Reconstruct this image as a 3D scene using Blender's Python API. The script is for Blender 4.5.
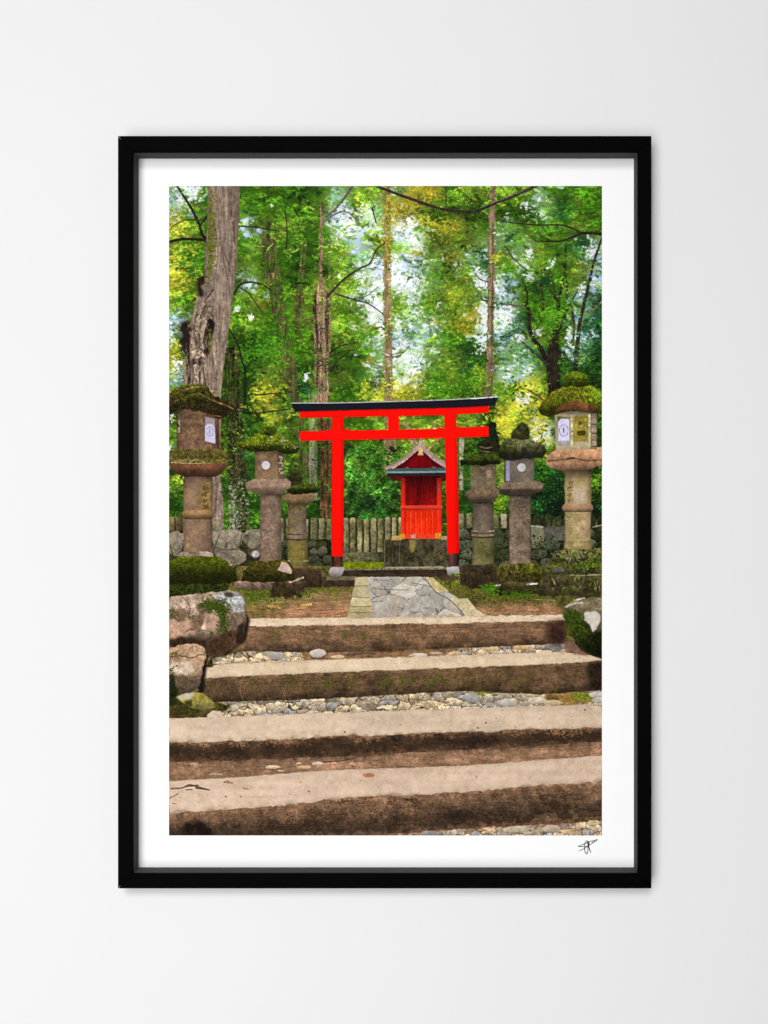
# A black framed colour print hanging on a pale wall.
# The print is a flat sheet of paper: its picture is ink on that sheet (see paint below), everything else is modelled.
import bpy, bmesh
# ---------------------------------------------------------------------------
# The picture printed on the paper.  The thing in the place is FLAT: a sheet of
# paper carrying a colour print.  Its inks are worked out here by code (no image
# is loaded): noise, strokes, outlines and leaf dabs, in millimetre-fine cells.
# Coordinates are the print's own (x 169..602, y 186..835.5).
# ---------------------------------------------------------------------------
import numpy as np, math, random
S = 2
X0, Y0, X1, Y1 = 169.0, 186.0, 602.0, 835.5
W, H = int((X1-X0)*S), int((Y1-Y0)*S)
rng = np.random.default_rng(11)
rnd = random.Random(5)

img = np.zeros((H, W, 3), np.float32)
ids = np.zeros((H, W), np.int16)
KINDS = []                                   # (name, label, group) of every printed sub-part

def kind(name, label, group=None):
    KINDS.append((name, label, group)); return len(KINDS)-1

def c(*v): return np.array(v, np.float32)/255.0

# ---- noise -----------------------------------------------------------------
def up(a, h, w):
    gh, gw = a.shape
    y = np.linspace(0, gh-1.001, h); x = np.linspace(0, gw-1.001, w)
    yi = y.astype(int); xi = x.astype(int)
    fy = (y-yi); fx = (x-xi)
    fy = fy*fy*(3-2*fy); fx = fx*fx*(3-2*fx)
    b = a[yi]*(1-fy)[:, None] + a[yi+1]*fy[:, None]
    return b[:, xi]*(1-fx)[None] + b[:, xi+1]*fx[None]

def noise(sx, sy, octv=3, gain=.55):
    out = np.zeros((H, W)); amp = 1
    for o in range(octv):
        gw = max(2, int(W/S/sx)+2); gh = max(2, int(H/S/sy)+2)
        out += amp*up(rng.standard_normal((gh, gw)), H, W)
        amp *= gain; sx = max(sx/2, .5); sy = max(sy/2, .5)
    out -= out.mean(); return (out/out.std()).astype(np.float32)

N1 = noise(.6, .6, 1); N2 = noise(2, 2, 2); N4 = noise(5, 5, 3); N12 = noise(14, 14, 4); N40 = noise(45, 45, 4)
NV = noise(1.3, 14, 3); NV2 = noise(4, 40, 3); NH = noise(12, 1.3, 3); NH2 = noise(40, 5, 3)
WX = noise(6, 6, 3); WY = noise(6, 6, 3)

def sl(n, r, off):
    """a window of a noise field, shifted so that no two things repeat"""
    y0, y1, x0, x1 = r
    yy = (np.arange(y0, y1)+off*97) % H; xx = (np.arange(x0, x1)+off*53) % W
    return n[np.ix_(yy, xx)]

# ---- outlines ----------------------------------------------------------------
def spline(p, n=7, closed=True):
    p = [np.array(q, float) for q in p]; out = []
    m = len(p)
    for i in range(m if closed else m-1):
        if closed: a, b, d, e = p[i-1], p[i], p[(i+1) % m], p[(i+2) % m]
        else: a, b, d, e = p[max(i-1, 0)], p[i], p[i+1], p[min(i+2, m-1)]
        for k in range(n):
            t = k/n
            out.append(.5*(2*b+(d-a)*t+(2*a-5*b+4*d-e)*t*t+(3*b-a-3*d+e)*t**3))
    if not closed: out.append(p[-1])
    return np.array(out)

def region(pts, pad=3):
    pts = np.asarray(pts, float)
    x0 = int(max(0, math.floor((pts[:, 0].min()-X0-pad)*S))); x1 = int(min(W, math.ceil((pts[:, 0].max()-X0+pad)*S)))
    y0 = int(max(0, math.floor((pts[:, 1].min()-Y0-pad)*S))); y1 = int(min(H, math.ceil((pts[:, 1].max()-Y0+pad)*S)))
    return y0, max(y1, y0), x0, max(x1, x0)

def cover(pts, smooth=False, warp=0.0, soft=0):
    if smooth: pts = spline(pts)
    pts = np.asarray(pts, float); r = region(pts)
    y0, y1, x0, x1 = r
    a = np.zeros((y1-y0, x1-x0), np.float32)
    if a.size == 0: return r, a
    gx = X0+(np.arange(x0, x1)+.5)/S; gy = Y0+(np.arange(y0, y1)+.5)/S
    gx, gy = np.meshgrid(gx, gy)
    if warp:
        gx = gx+WX[y0:y1, x0:x1]*warp; gy = gy+WY[y0:y1, x0:x1]*warp
    for ox in (-.17, .17):
        for oy in (-.17, .17):
            px, py = gx+ox, gy+oy
            ins = np.zeros(px.shape, bool)
            q = np.roll(pts, -1, 0)
            for (ax, ay), (bx, by) in zip(pts, q):
                if ay == by: continue
                cond = (py < ay) != (py < by)
                ins ^= cond & (px < (bx-ax)*(py-ay)/(by-ay)+ax)
            a += ins*.25
    if soft: a = blur2(a, soft*S)
    return r, a

def blur2(a, s):
    if s <= 0: return a
    n = max(1, int(s*2.6)); k = np.exp(-.5*(np.arange(-n, n+1)/s)**2); k /= k.sum()
    def one(b, ax):
        p = [(0, 0)]*b.ndim; p[ax] = (n, n)
        b = np.pad(b, p, mode='edge'); o = 0
        L = b.shape[ax]-2*n
        for i, w in enumerate(k):
            s_ = [slice(None)]*b.ndim; s_[ax] = slice(i, i+L); o = o+w*b[tuple(s_)]
        return o
    return one(one(a, 0), 1).astype(np.float32)

def put(r, a, col, pid=None):
    y0, y1, x0, x1 = r
    if a.size == 0: return
    img[y0:y1, x0:x1] = img[y0:y1, x0:x1]*(1-a[..., None])+np.clip(col, 0, 1)*a[..., None]
    if pid is not None:
        v = ids[y0:y1, x0:x1]; v[a > .5] = pid

def grid(r):
    y0, y1, x0, x1 = r
    return np.meshgrid(X0+(np.arange(x0, x1)+.5)/S, Y0+(np.arange(y0, y1)+.5)/S)

def lut(v, table):
    xs = [t[0] for t in table]; ys = [t[1] for t in table]
    return np.interp(v, xs, ys).astype(np.float32)

def tex(r, base, amp=.16, off=0, kindn='stone', tint=None, tamp=.5, thr=.4):
    """ink of a mottled material; tint adds blotches of a second colour"""
    if kindn == 'stone': n = .35*sl(N1, r, off)+.5*sl(N2, r, off)+.6*sl(N4, r, off)+.5*sl(N12, r, off)
    elif kindn == 'bark': n = .4*sl(N1, r, off)+.6*sl(NV, r, off)+.35*sl(NV2, r, off)+.4*sl(N4, r, off)+.3*sl(N2, r, off)
    elif kindn == 'flat': n = .3*sl(N1, r, off)+.3*sl(N4, r, off)+.3*sl(NH2, r, off)
    elif kindn == 'moss': n = .8*sl(N1, r, off)+.7*sl(N2, r, off)+.5*sl(N4, r, off)+.3*sl(N12, r, off)
    else: n = .5*sl(N1, r, off)+.6*sl(NH, r, off)+.5*sl(N4, r, off)
    amp *= {'stone': .62, 'bark': .8, 'moss': .7, 'horiz': .7}.get(kindn, 1)
    col = np.asarray(base, np.float32)[None, None]*(1+amp*n[..., None])
    if tint is not None:
        m = 1/(1+np.exp(-(sl(N12, r, off+7)+.6*sl(N4, r, off+3)-thr)*3.2))
        t = np.asarray(tint, np.float32)[None, None]*(1+amp*1.3*n[..., None])
        col = col*(1-tamp*m[..., None])+t*(tamp*m[..., None])
    return col

def shape(pts, base, pid=None, smooth=False, warp=0., soft=0., amp=.16, kindn='stone', tint=None, tamp=.5, thr=.4,
          ygrad=None, xgrad=None, off=None):
    off = rnd.randrange(1000) if off is None else off
    r, a = cover(pts, smooth, warp, soft)
    if a.size == 0: return r, a
    col = tex(r, base, amp, off, kindn, tint, tamp, thr)
    gx, gy = grid(r)
    if ygrad: col = col*lut(gy, ygrad)[..., None]
    if xgrad: col = col*lut(gx, xgrad)[..., None]
    put(r, a, col, pid); return r, a

def stroke(pts, w, col, pid=None, smooth=True, amp=.15, soft=.35, al=1.0, w2=None):
    p = spline(pts, 6, False) if smooth and len(pts) > 2 else np.array(pts, float)
    w2 = w if w2 is None else w2
    r = region(p, max(w, w2)+2); y0, y1, x0, x1 = r
    if y1 <= y0 or x1 <= x0: return
    gx, gy = grid(r); best = np.full(gx.shape, -9., np.float32); m = len(p)-1
    for i in range(m):
        a, b = p[i], p[i+1]; d = b-a; L = max(d@d, 1e-9)
        t = np.clip(((gx-a[0])*d[0]+(gy-a[1])*d[1])/L, 0, 1)
        dist = np.hypot(gx-a[0]-t*d[0], gy-a[1]-t*d[1])
        ww = (w+(w2-w)*(i+t)/m)/2
        best = np.maximum(best, ww-dist)
    a = np.clip(best/soft/1.4+.5, 0, 1)*al
    off = rnd.randrange(1000)
    put(r, a, np.asarray(col, np.float32)[None, None]*(1+amp*sl(N2, r, off)[..., None]), pid)

def dab(x, y, rx, ry, th, col, al=.9):
    R = max(rx, ry)+.6
    x0 = int((x-R-X0)*S); x1 = int((x+R-X0)*S)+2; y0 = int((y-R-Y0)*S); y1 = int((y+R-Y0)*S)+2
    x0 = max(x0, 0); y0 = max(y0, 0); x1 = min(x1, W); y1 = min(y1, H)
    if x1 <= x0 or y1 <= y0: return
    gx = (np.arange(x0, x1)+.5)/S+X0-x; gy = ((np.arange(y0, y1)+.5)/S+Y0-y)[:, None]
    ct, st = math.cos(th), math.sin(th)
    u = (gx*ct+gy*st)/rx; v = (gy*ct-gx*st)/ry
    a = np.clip((1.15-(u*u+v*v))*1.6, 0, 1)[..., None]*al
    p = img[y0:y1, x0:x1]; p += (col-p)*a

def ellipse(cx, cy, rx, ry, n=28, th=0, jit=0.):
    o = []
    for k in range(n):
        t = 2*math.pi*k/n; q = 1+jit*rnd.uniform(-1, 1)
        x, y = rx*q*math.cos(t), ry*q*math.sin(t)
        o.append((cx+x*math.cos(th)-y*math.sin(th), cy+x*math.sin(th)+y*math.cos(th)))
    return o

def crazy(r, mask, step, asp, cols, gap, crev, pid, amp=.1, persp=None, edge=.25, jit=.42):
    """close fitted irregular stones: nearest-seed cells with a joint between them"""
    y0, y1, x0, x1 = r; gx, gy = grid(r)
    wx = gx+.9*sl(N4, r, 11)*step*.07; wy = (gy+.9*sl(N4, r, 77)*step*.05)
    if persp is not None: wy = persp(wy)
    wy = wy*asp
    xs = np.arange(gx.min()-step, gx.max()+step, step); ys = np.arange(wy.min()-step, wy.max()+step, step)
    seeds = [(x+rnd.uniform(-jit, jit)*step+(.5*step if j % 2 else 0), y+rnd.uniform(-jit, jit)*step) for j, y in enumerate(ys) for x in xs if rnd.random() > .1]
    d1 = np.full(gx.shape, 1e9, np.float32); d2 = d1.copy(); own = np.zeros(gx.shape, int)
    for k, (sx, sy) in enumerate(seeds):
        d = np.hypot(wx-sx, wy-sy); nr = d < d1
        d2 = np.where(nr, d1, np.minimum(d2, d)); own[nr] = k; d1 = np.where(nr, d, d1)
    pal = np.array([c(*rnd.choice(cols))*rnd.uniform(.9, 1.08) for _ in seeds], np.float32)
    sy_ = np.array([q[1] for q in seeds], np.float32)
    col = pal[own]*1.05*(1+amp*(.5*sl(N2, r, 5)+.6*sl(N4, r, 6)))[..., None]
    col = col*(1-edge*np.clip((wy-sy_[own])/step*1.3, -.35, 1))[..., None]
    j = np.clip((d2-d1-gap)/(step*.1)+.5, 0, 1)[..., None]
    col = col*j+c(*crev)[None, None]*(1+.3*sl(N4, r, 9))[..., None]*(1-j)
    put(r, mask, col, pid)

# ---- foliage ------------------------------------------------------------------
PAL = {'D': (40, 80, 20), 'G': (80, 138, 26), 'L': (142, 188, 54), 'Y': (206, 206, 62), 'O': (192, 176, 54),
       'B': (44, 98, 52), 'T': (128, 170, 104), 'S': (240, 244, 250), 's': (190, 212, 234), 'M': (116, 140, 46), 'K': (22, 34, 18)}
GRID = [
 'TSGGGGGDGTLLTOOGLMLGTGGG',
 'sLGGGGGGLsLTOOLGGGGGTBGG',
 'YLGGsMMGGSSTSSLOMGTGGGMG',
 'LGGGGMGDGLsLLSLMMTTTMGBT',
 'YGGGLGGDGLTsSsTMTBLTLGMs',
 'YMGGsLGGMLLSSSTLLSsGBGMs',
 'LGGGLLGMMLTSLTLLMTsGGGsB',
 'sMGGLGGMMLLSLTTLOSSBGGTB',
 'TDGGDGGGMLLTssTGGSsTLGsB',
 'YDDGDGGGDGGTSSTMBGTTBDTD',
 'sDDGDLMDMMGTTSGMGLssLDBD',
 'LDDDDYDBMGGYYYGGGLLYYDDD',
 'DDDDDYMGGGGLMLGGLDYYYDDD',
 'LDDGDGMGMGGGLLLGLDYLSDDD',
 'TDDGBGLGDGGGMLLMGKLLYDDD',
 'DDDGDDLDDGMGGGGGGDLGGDDD',
 'LDDDDDDDDGDGDDDGBDLDDKDL',
 'DDLGDDGGDDDBDDDDDDLDKKKK',
 'DDGGDGDDDDDDDDDDDDDDKKKK',
 'DDGGDDDDDDDDDDDDDDDDDKDD',
]
def cell(x, y):
    i = min(max(int((y-186)//18), 0), len(GRID)-1); j = min(max(int((x-169)//18), 0), 23)
    return GRID[i][j]

foliage = kind('foliage', 'dense green and yellow forest leaves printed behind the red gate')
# the backing tone
tmp = np.array([[np.array(PAL[ch])*{'S': .98, 's': .9, 'T': .85, 'O': .78, 'M': .72}.get(ch, .62) for ch in row] for row in GRID], np.float32)/255
back = np.stack([up(tmp[..., k], 360*S, W) for k in range(3)], -1)
img[:360*S] = back
img[360*S:] = c(40, 45, 22)
ids[:] = foliage

CL = N12*.6+N4*.25+N40*.25                # clumps of leaves catch more or less light
NEAR = {'G': 'DGLM', 'L': 'GYL', 'D': 'GDK', 'Y': 'LYO', 'O': 'YLM', 'M': 'GLD', 'B': 'DGGB', 'K': 'DK', 'T': 'GLLB', 'S': 'LLGT', 's': 'GLBT'}
def leafcol(x, y, lo, hi, jit, skyk):
    ch = cell(x+rnd.gauss(0, jit), y+rnd.gauss(0, jit))
    iy = min(max(int((y-Y0)*S), 0), H-1); ix = min(max(int((x-X0)*S), 0), W-1)
    cl = float(CL[iy, ix])
    p = {'S': .72, 's': .46, 'T': .3}.get(ch, 0)*skyk
    if rnd.random() < p*(1-.3*cl):
        return c(*rnd.choice([(248, 249, 254), (240, 244, 252), (226, 234, 248), (196, 216, 238)] if ch != 's' else [(220, 230, 247), (160, 190, 230), (128, 164, 212)])), True
    if ch in 'Ss' or rnd.random() < .3: ch = rnd.choice(NEAR[ch])
    if ch in 'OYM': lo = max(lo, .72)
    v = c(*PAL[ch])*max(.3, rnd.uniform(lo, hi)*(1+.34*cl))
    return v*np.array([rnd.uniform(.9, 1.12), rnd.uniform(.96, 1.05), rnd.uniform(.75, 1.25)], np.float32), False

def sprigs(n, l0, l1, r0, r1, lo, hi, al, jit=7, box=(169, 602, 186, 556), skyk=1.0, over=False):
    """short leafy twigs: each a run of leaves of one colour along a drooping line"""
    for _ in range(n):
        x = rnd.uniform(box[0]-4, box[1]+4); y = rnd.uniform(box[2]-3, box[3])
        if over and ids[min(max(int((y-Y0)*S), 0), H-1), min(max(int((x-X0)*S), 0), W-1)] != foliage and rnd.random() < .8: continue
        v, sky = leafcol(x, y, lo, hi, jit, skyk)
        L = rnd.uniform(l0, l1)*(.5 if sky else 1); sg = rnd.choice((-1, 1)); sl_ = rnd.gauss(.18, .4); dr = rnd.uniform(0, .06)
        m = max(2, int(L/((r0+r1)*.45)))
        for k in range(m):
            t = (k/m-.5)*L; xx = x+sg*t+rnd.gauss(0, r1*.5); yy = y+t*sl_+dr*t*t+rnd.gauss(0, r1*.55)
            rr = rnd.uniform(r0, r1)*(1.25 if sky else 1)
            f = rnd.uniform(.86, 1.14) if not sky else 1
            dab(xx, yy, rr, rr*rnd.uniform(.32, .62), sg*(sl_+rnd.gauss(0, .5)), np.minimum(v*f, 1), al*rnd.uniform(.7, 1))

sprigs(1500, 8, 20, 2.5, 5.5, .38, .8, .8)
sprigs(3600, 5, 14, 1.2, 3.0, .5, 1.05, .8)

# ---- trunks behind ----------------------------------------------------------------
def trunk(pts, base, label, tint=None, amp=.2, tamp=.6, thr=.3, xg=None, smooth=False, name='tree_trunk', al=1):
    t = kind(name, label, 'tree trunks behind the gate')
    shape(pts, base, t, smooth=smooth, warp=.35, soft=.3, kindn='bark', amp=amp, tint=tint, tamp=tamp, thr=thr)
    xs = [p[0] for p in pts]
    return t

trunk([(262, 222), (273, 222), (285, 310), (297, 370), (301, 400), (308, 450), (313, 495), (303, 495), (297, 440), (289, 405), (281, 360), (270, 300), (262, 260)],
      c(88, 78, 50), 'slanting brown trunk between the two left lanterns', tint=c(60, 92, 24), tamp=.85, thr=-.3)
trunk([(302, 240), (307, 240), (304, 290), (301, 345), (294, 345), (295, 300), (300, 260)], c(86, 78, 46), 'slim brown trunk just left of the split snag', tint=c(58, 92, 22), tamp=.8, thr=.1)
snag = trunk([(319.2, 203), (322.5, 203), (323.6, 285), (327, 292), (331.5, 294), (330.5, 345), (328, 404), (316, 404), (314, 350), (313, 296), (318.5, 286)],
      c(122, 98, 76), 'thin pale snag that splits into two dark trunks above the gate', amp=.34)
stroke([(315, 296), (316, 325), (321, 352)], 2.6, c(58, 42, 34), al=.8); stroke([(329, 250), (330, 292)], 2.4, c(120, 108, 76), al=.7)
stroke([(324, 298), (323.5, 330), (324, 356)], 2.0, c(172, 148, 128), al=.7); stroke([(319.6, 300), (319, 350)], 1.6, c(160, 132, 112), al=.75)
stroke([(327.5, 296), (327, 350)], 2.4, c(64, 50, 36), al=.8); stroke([(331, 296), (330.5, 345)], 1.3, c(140, 116, 88), al=.7)
trunk([(308.5, 392), (316.5, 392), (317.5, 500), (309, 500)], c(122, 120, 96), 'pale grey trunk seen left of the left gate pillar', tint=c(96, 118, 50), thr=.5)
trunk([(319.5, 405), (332, 405), (331, 578), (320.5, 578)], c(92, 62, 40), 'reddish brown trunk right beside the left gate pillar', tint=c(60, 62, 28), thr=.3, amp=.35)
t6 = trunk([(384.2, 186), (390.5, 186), (391.5, 300), (393, 402), (397, 475), (384, 475), (384, 402), (383.6, 300)], c(134, 112, 84), 'grey speckled trunk behind the top bar, left of the shrine roof',
      tint=c(128, 130, 44), tamp=.55, thr=.5)
t7 = trunk([(489, 186), (495.5, 186), (495, 250), (494, 330), (493.5, 402), (485.5, 402), (486.8, 330), (488.4, 250)], c(140, 110, 92), 'straight pinkish brown trunk above the right end of the gate',
      tint=c(92, 108, 44), tamp=.7, thr=.5)
stroke([(493.4, 225), (492, 330), (491.6, 400)], 1.8, c(92, 68, 56), al=.6)
trunk([(459, 438), (463.5, 438), (463, 490), (459.5, 490)], c(150, 148, 124), 'pale sliver of trunk right of the right gate pillar')
t2 = trunk([(225, 348), (239, 346), (241.5, 404), (246, 470), (250, 537), (229, 537), (228, 470), (224.5, 404)], c(52, 48, 28), 'dark mossy trunk between the two left lanterns', tint=c(46, 66, 16), amp=.4)
for _ in range(230):
    y = rnd.triangular(470, 533, 525); x = rnd.uniform(229, 249) if rnd.random() < .5 else rnd.uniform(229, 235)
    dab(x, y, rnd.uniform(.5, 1.6), rnd.uniform(.6, 2), rnd.uniform(0, 3), c(168, 168, 150)*rnd.uniform(.55, 1.1), .75)
for _ in range(260):
    dab(rnd.uniform(228, 249), rnd.uniform(405, 530), rnd.uniform(.5, 1.4), rnd.uniform(.6, 2), rnd.uniform(0, 3), c(*rnd.choice([(88, 98, 46), (30, 34, 14), (104, 96, 62), (60, 84, 22)])), .7)

dark = c(38, 32, 25)
rt = kind('tree_trunk', 'dark forked tree trunk left of the tall right lantern', 'tree trunks behind the gate')
shape([(546, 352), (552, 340), (557, 300), (560, 300), (559, 340), (560, 395), (548, 398)], dark, rt, smooth=False, warp=.8, kindn='bark', amp=.35)
stroke([(526, 303), (529, 312), (529, 326), (533, 338), (541, 349), (549, 366)], 3.2, dark, rt, w2=5)
stroke([(496, 303), (512, 305), (527, 307)], 2, c(96, 84, 66), rt)
stroke([(500, 337), (515, 337), (530, 349), (547, 364)], 1.3, c(52, 52, 46), rt, w2=3)
stroke([(557, 300), (552, 280), (546, 262)], 2.4, c(60, 50, 36), rt, w2=1.2); stroke([(559, 300), (565, 270), (566, 244)], 3, c(42, 40, 26), rt, w2=1.6)
for p, w in [([(541, 284), (543, 300), (543, 314)], 2), ([(527, 307), (527, 292), (522, 280)], 1.8), ([(560, 330), (566, 312), (578, 290)], 2), ([(556, 300), (549, 288)], 1.6), ([(566, 312), (567, 286), (563, 262)], 1.6), ([(533, 338), (538, 326), (545, 316)], 1.4)]: stroke(p, w, dark, rt, w2=1)
rt2 = kind('tree_trunk', 'thin dark tree trunk directly above the tall right lantern', 'tree trunks behind the gate')
stroke([(602, 238), (594, 262), (586, 296), (580, 322), (577, 350), (575, 378)], 2, c(48, 42, 32), rt2, w2=5)
stroke([(571, 305), (574, 325), (573, 345)], 2.2, c(62, 52, 40), rt2)
stroke([(590, 312), (604, 300)], 2, c(120, 112, 84), rt2)

sprigs(2600, 5, 12, .9, 2.0, .65, 1.15, .75, box=(169, 602, 186, 520), over=True)
# leaves in front of the thin trunks
sprigs(120, 4, 10, .9, 2.2, .6, 1.15, .8, box=(262, 335, 215, 420)); sprigs(36, 3, 7, .8, 1.8, .9, 1.25, .8, box=(380, 396, 186, 400), skyk=.1); sprigs(70, 4, 9, 1, 2.2, .6, 1.2, .8, box=(520, 600, 250, 395), skyk=.3)
# golden sprays and tufts named one by one
def spray(cx, cy, rx, ry, n, cols, s0=.7, s1=2.0, al=.85):
    for _ in range(n):
        px, py = rnd.gauss(cx, rx), rnd.gauss(cy, ry)
        if cols is sk and ids[min(max(int((py-Y0)*S), 0), H-1), min(max(int((px-X0)*S), 0), W-1)] != foliage: continue
        dab(px, py, rnd.uniform(s0, s1), rnd.uniform(s0, s1)*.6, rnd.uniform(-.8, .8), c(*rnd.choice(cols))*rnd.uniform(.75, 1.1), al)
gold = [(204, 172, 40), (186, 154, 34), (176, 172, 52), (206, 190, 78), (150, 160, 44)]
yel = [(208, 204, 52), (186, 190, 36), (222, 216, 92), (160, 170, 30)]
grn = [(70, 140, 18), (92, 158, 24), (50, 112, 16), (112, 168, 40)]
dk = [(26, 62, 18), (36, 84, 22), (20, 46, 18)]
tl = [(40, 96, 66), (30, 74, 58), (66, 120, 96), (52, 110, 60)]
sk = [(250, 251, 255), (242, 245, 253), (226, 234, 248)]
# breaks in the canopy where the sky shows
for (x, y, rx, ry, n) in [(194, 191, 4, 4, 26), (180, 201, 3, 4, 12), (246, 222, 4, 2, 14), (238, 310, 2.4, 1.8, 10), (250, 316, 2, 3, 8), (345, 214, 6, 3.5, 30), (366, 214, 5, 5, 34), (340, 236, 2.5, 2.5, 12), (372, 263, 6, 6, 30), (360, 278, 4, 4, 20),
    (378, 280, 4, 7, 40), (375, 310, 6, 8, 46), (380, 330, 2, 8, 18), (401, 230, 8, 5, 42), (396, 265, 4, 8, 34), (412, 255, 4, 6, 20), (420, 282, 6, 4, 22), (400, 290, 6, 4, 24), (480, 278, 5, 6, 44), (484, 312, 3.5, 7, 34), (482, 345, 3, 5, 24),
    (412, 358, 7, 5, 50), (402, 345, 5, 5, 24), (398, 325, 4, 6, 26), (418, 312, 4, 3, 14), (410, 301, 5, 3, 18), (400, 382, 4, 4, 16), (505, 317, 6, 8, 50), (499, 290, 4, 5, 24), (519, 338, 4, 3, 18), (538, 332, 3, 3, 12), (510, 372, 4, 4, 16), (526, 372, 4, 4, 16),
    (526, 205, 2.5, 3, 9), (540, 213, 3, 3, 9), (528, 254, 3, 3, 14), (528, 276, 3, 3, 12), (552, 263, 2.4, 2.4, 9), (591, 252, 4, 4, 20), (582, 288, 3, 4, 18), (594, 284, 3, 3, 12), (520, 400, 3, 4, 18), (527, 398, 2, 4, 10), (569, 335, 2, 6, 14), (591, 335, 4, 4, 14), (172, 338, 2, 4, 12), (175, 365, 3, 5, 16), (171, 418, 1.5, 4, 8), (537, 437, 2.5, 4, 12), (306, 376, 1.5, 3, 8), (272, 205, 1, 1, 2)]:
    spray(x, y, rx*.8, ry*.8, int(n*1.7), sk, .8, 2.3, .92)
for (x, y, rx, ry, n, cc) in [(432, 195, 6, 4, 70, gold), (409, 205, 4, 6, 50, gold), (388, 212, 4, 12, 110, gold), (386, 246, 3, 9, 60, gold), (415, 254, 4, 3, 36, gold), (432, 222, 8, 5, 70, yel), (447, 226, 7, 4, 60, gold), (453, 257, 5, 3, 30, gold),
    (175, 212, 4, 5, 40, yel), (175, 257, 5, 6, 60, yel), (180, 280, 8, 7, 90, yel), (174, 345, 3, 6, 40, yel), (172, 372, 2, 4, 20, yel), (261, 393, 6, 5, 80, yel), (455, 295, 5, 4, 40, yel), (459, 328, 4, 3, 36, gold), (428, 300, 6, 7, 70, grn), (437, 275, 8, 8, 70, grn),
    (419, 376, 7, 3, 46, yel), (402, 392, 8, 5, 70, yel), (366, 388, 3, 5, 46, yel), (368, 362, 4, 2, 20, [(180, 110, 30), (170, 140, 40)]), (497, 257, 4, 3, 50, yel), (508, 268, 7, 5, 80, grn), (553, 320, 6, 7, 110, grn), (567, 305, 5, 8, 60, grn), (545, 260, 8, 6, 70, grn),
    (532, 385, 6, 6, 70, yel), (515, 412, 8, 6, 90, yel), (505, 425, 7, 8, 80, yel), (541, 425, 5, 9, 110, [(226, 214, 40), (206, 196, 28), (236, 226, 110)]), (530, 412, 4, 4, 30, tl), (536, 398, 3, 3, 20, dk), (505, 340, 7, 6, 60, tl), (516, 328, 5, 4, 40, tl), (524, 355, 6, 6, 60, tl), (515, 388, 8, 6, 60, dk), (503, 392, 8, 5, 60, grn),
    (590, 330, 6, 12, 60, tl), (592, 375, 8, 14, 120, dk), (598, 350, 3, 20, 120, [(16, 34, 18), (24, 52, 30), (12, 24, 16)]), (590, 386, 8, 8, 120, [(16, 34, 18), (28, 62, 30), (12, 24, 16)]), (584, 352, 6, 10, 60, tl), (470, 345, 7, 4, 60, dk), (477, 362, 5, 6, 50, dk), (445, 365, 12, 10, 110, [(92, 122, 24), (110, 132, 30), (66, 100, 18)]), (460, 385, 12, 8, 120, grn), (438, 390, 8, 6, 70, grn),
    (247, 352, 5, 8, 60, grn), (265, 345, 8, 10, 100, grn), (250, 365, 4, 6, 30, dk), (355, 390, 12, 7, 110, grn), (345, 310, 8, 8, 80, grn), (365, 340, 6, 6, 70, grn), (285, 350, 10, 7, 90, grn), (188, 265, 8, 6, 60, [(24, 86, 26), (40, 104, 30)]), (200, 280, 4, 6, 36, dk)]:
    spray(x, y, rx, ry, n, cc)
sprigs(6200, 2.5, 8, .42, .95, .62, 1.36, .72, jit=5, over=True)

for _ in range(2600):
    x = rnd.uniform(385, 602); y = rnd.uniform(188, 398)
    ch = cell(x+rnd.gauss(0, 6), y+rnd.gauss(0, 6))
    if ch in 'SsT' and rnd.random() < .55 or ids[min(int((y-Y0)*S), H-1), min(int((x-X0)*S), W-1)] != foliage: continue
    L_ = rnd.uniform(2, 5); a_ = rnd.gauss(.9, .5)*rnd.choice((-1, 1)); b_ = c(*PAL['L' if ch in 'SsT' else ch])*rnd.uniform(.6, 1.3)
    dab(x, y, L_*.6, .42, a_, np.minimum(b_, 1), .65)
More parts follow.
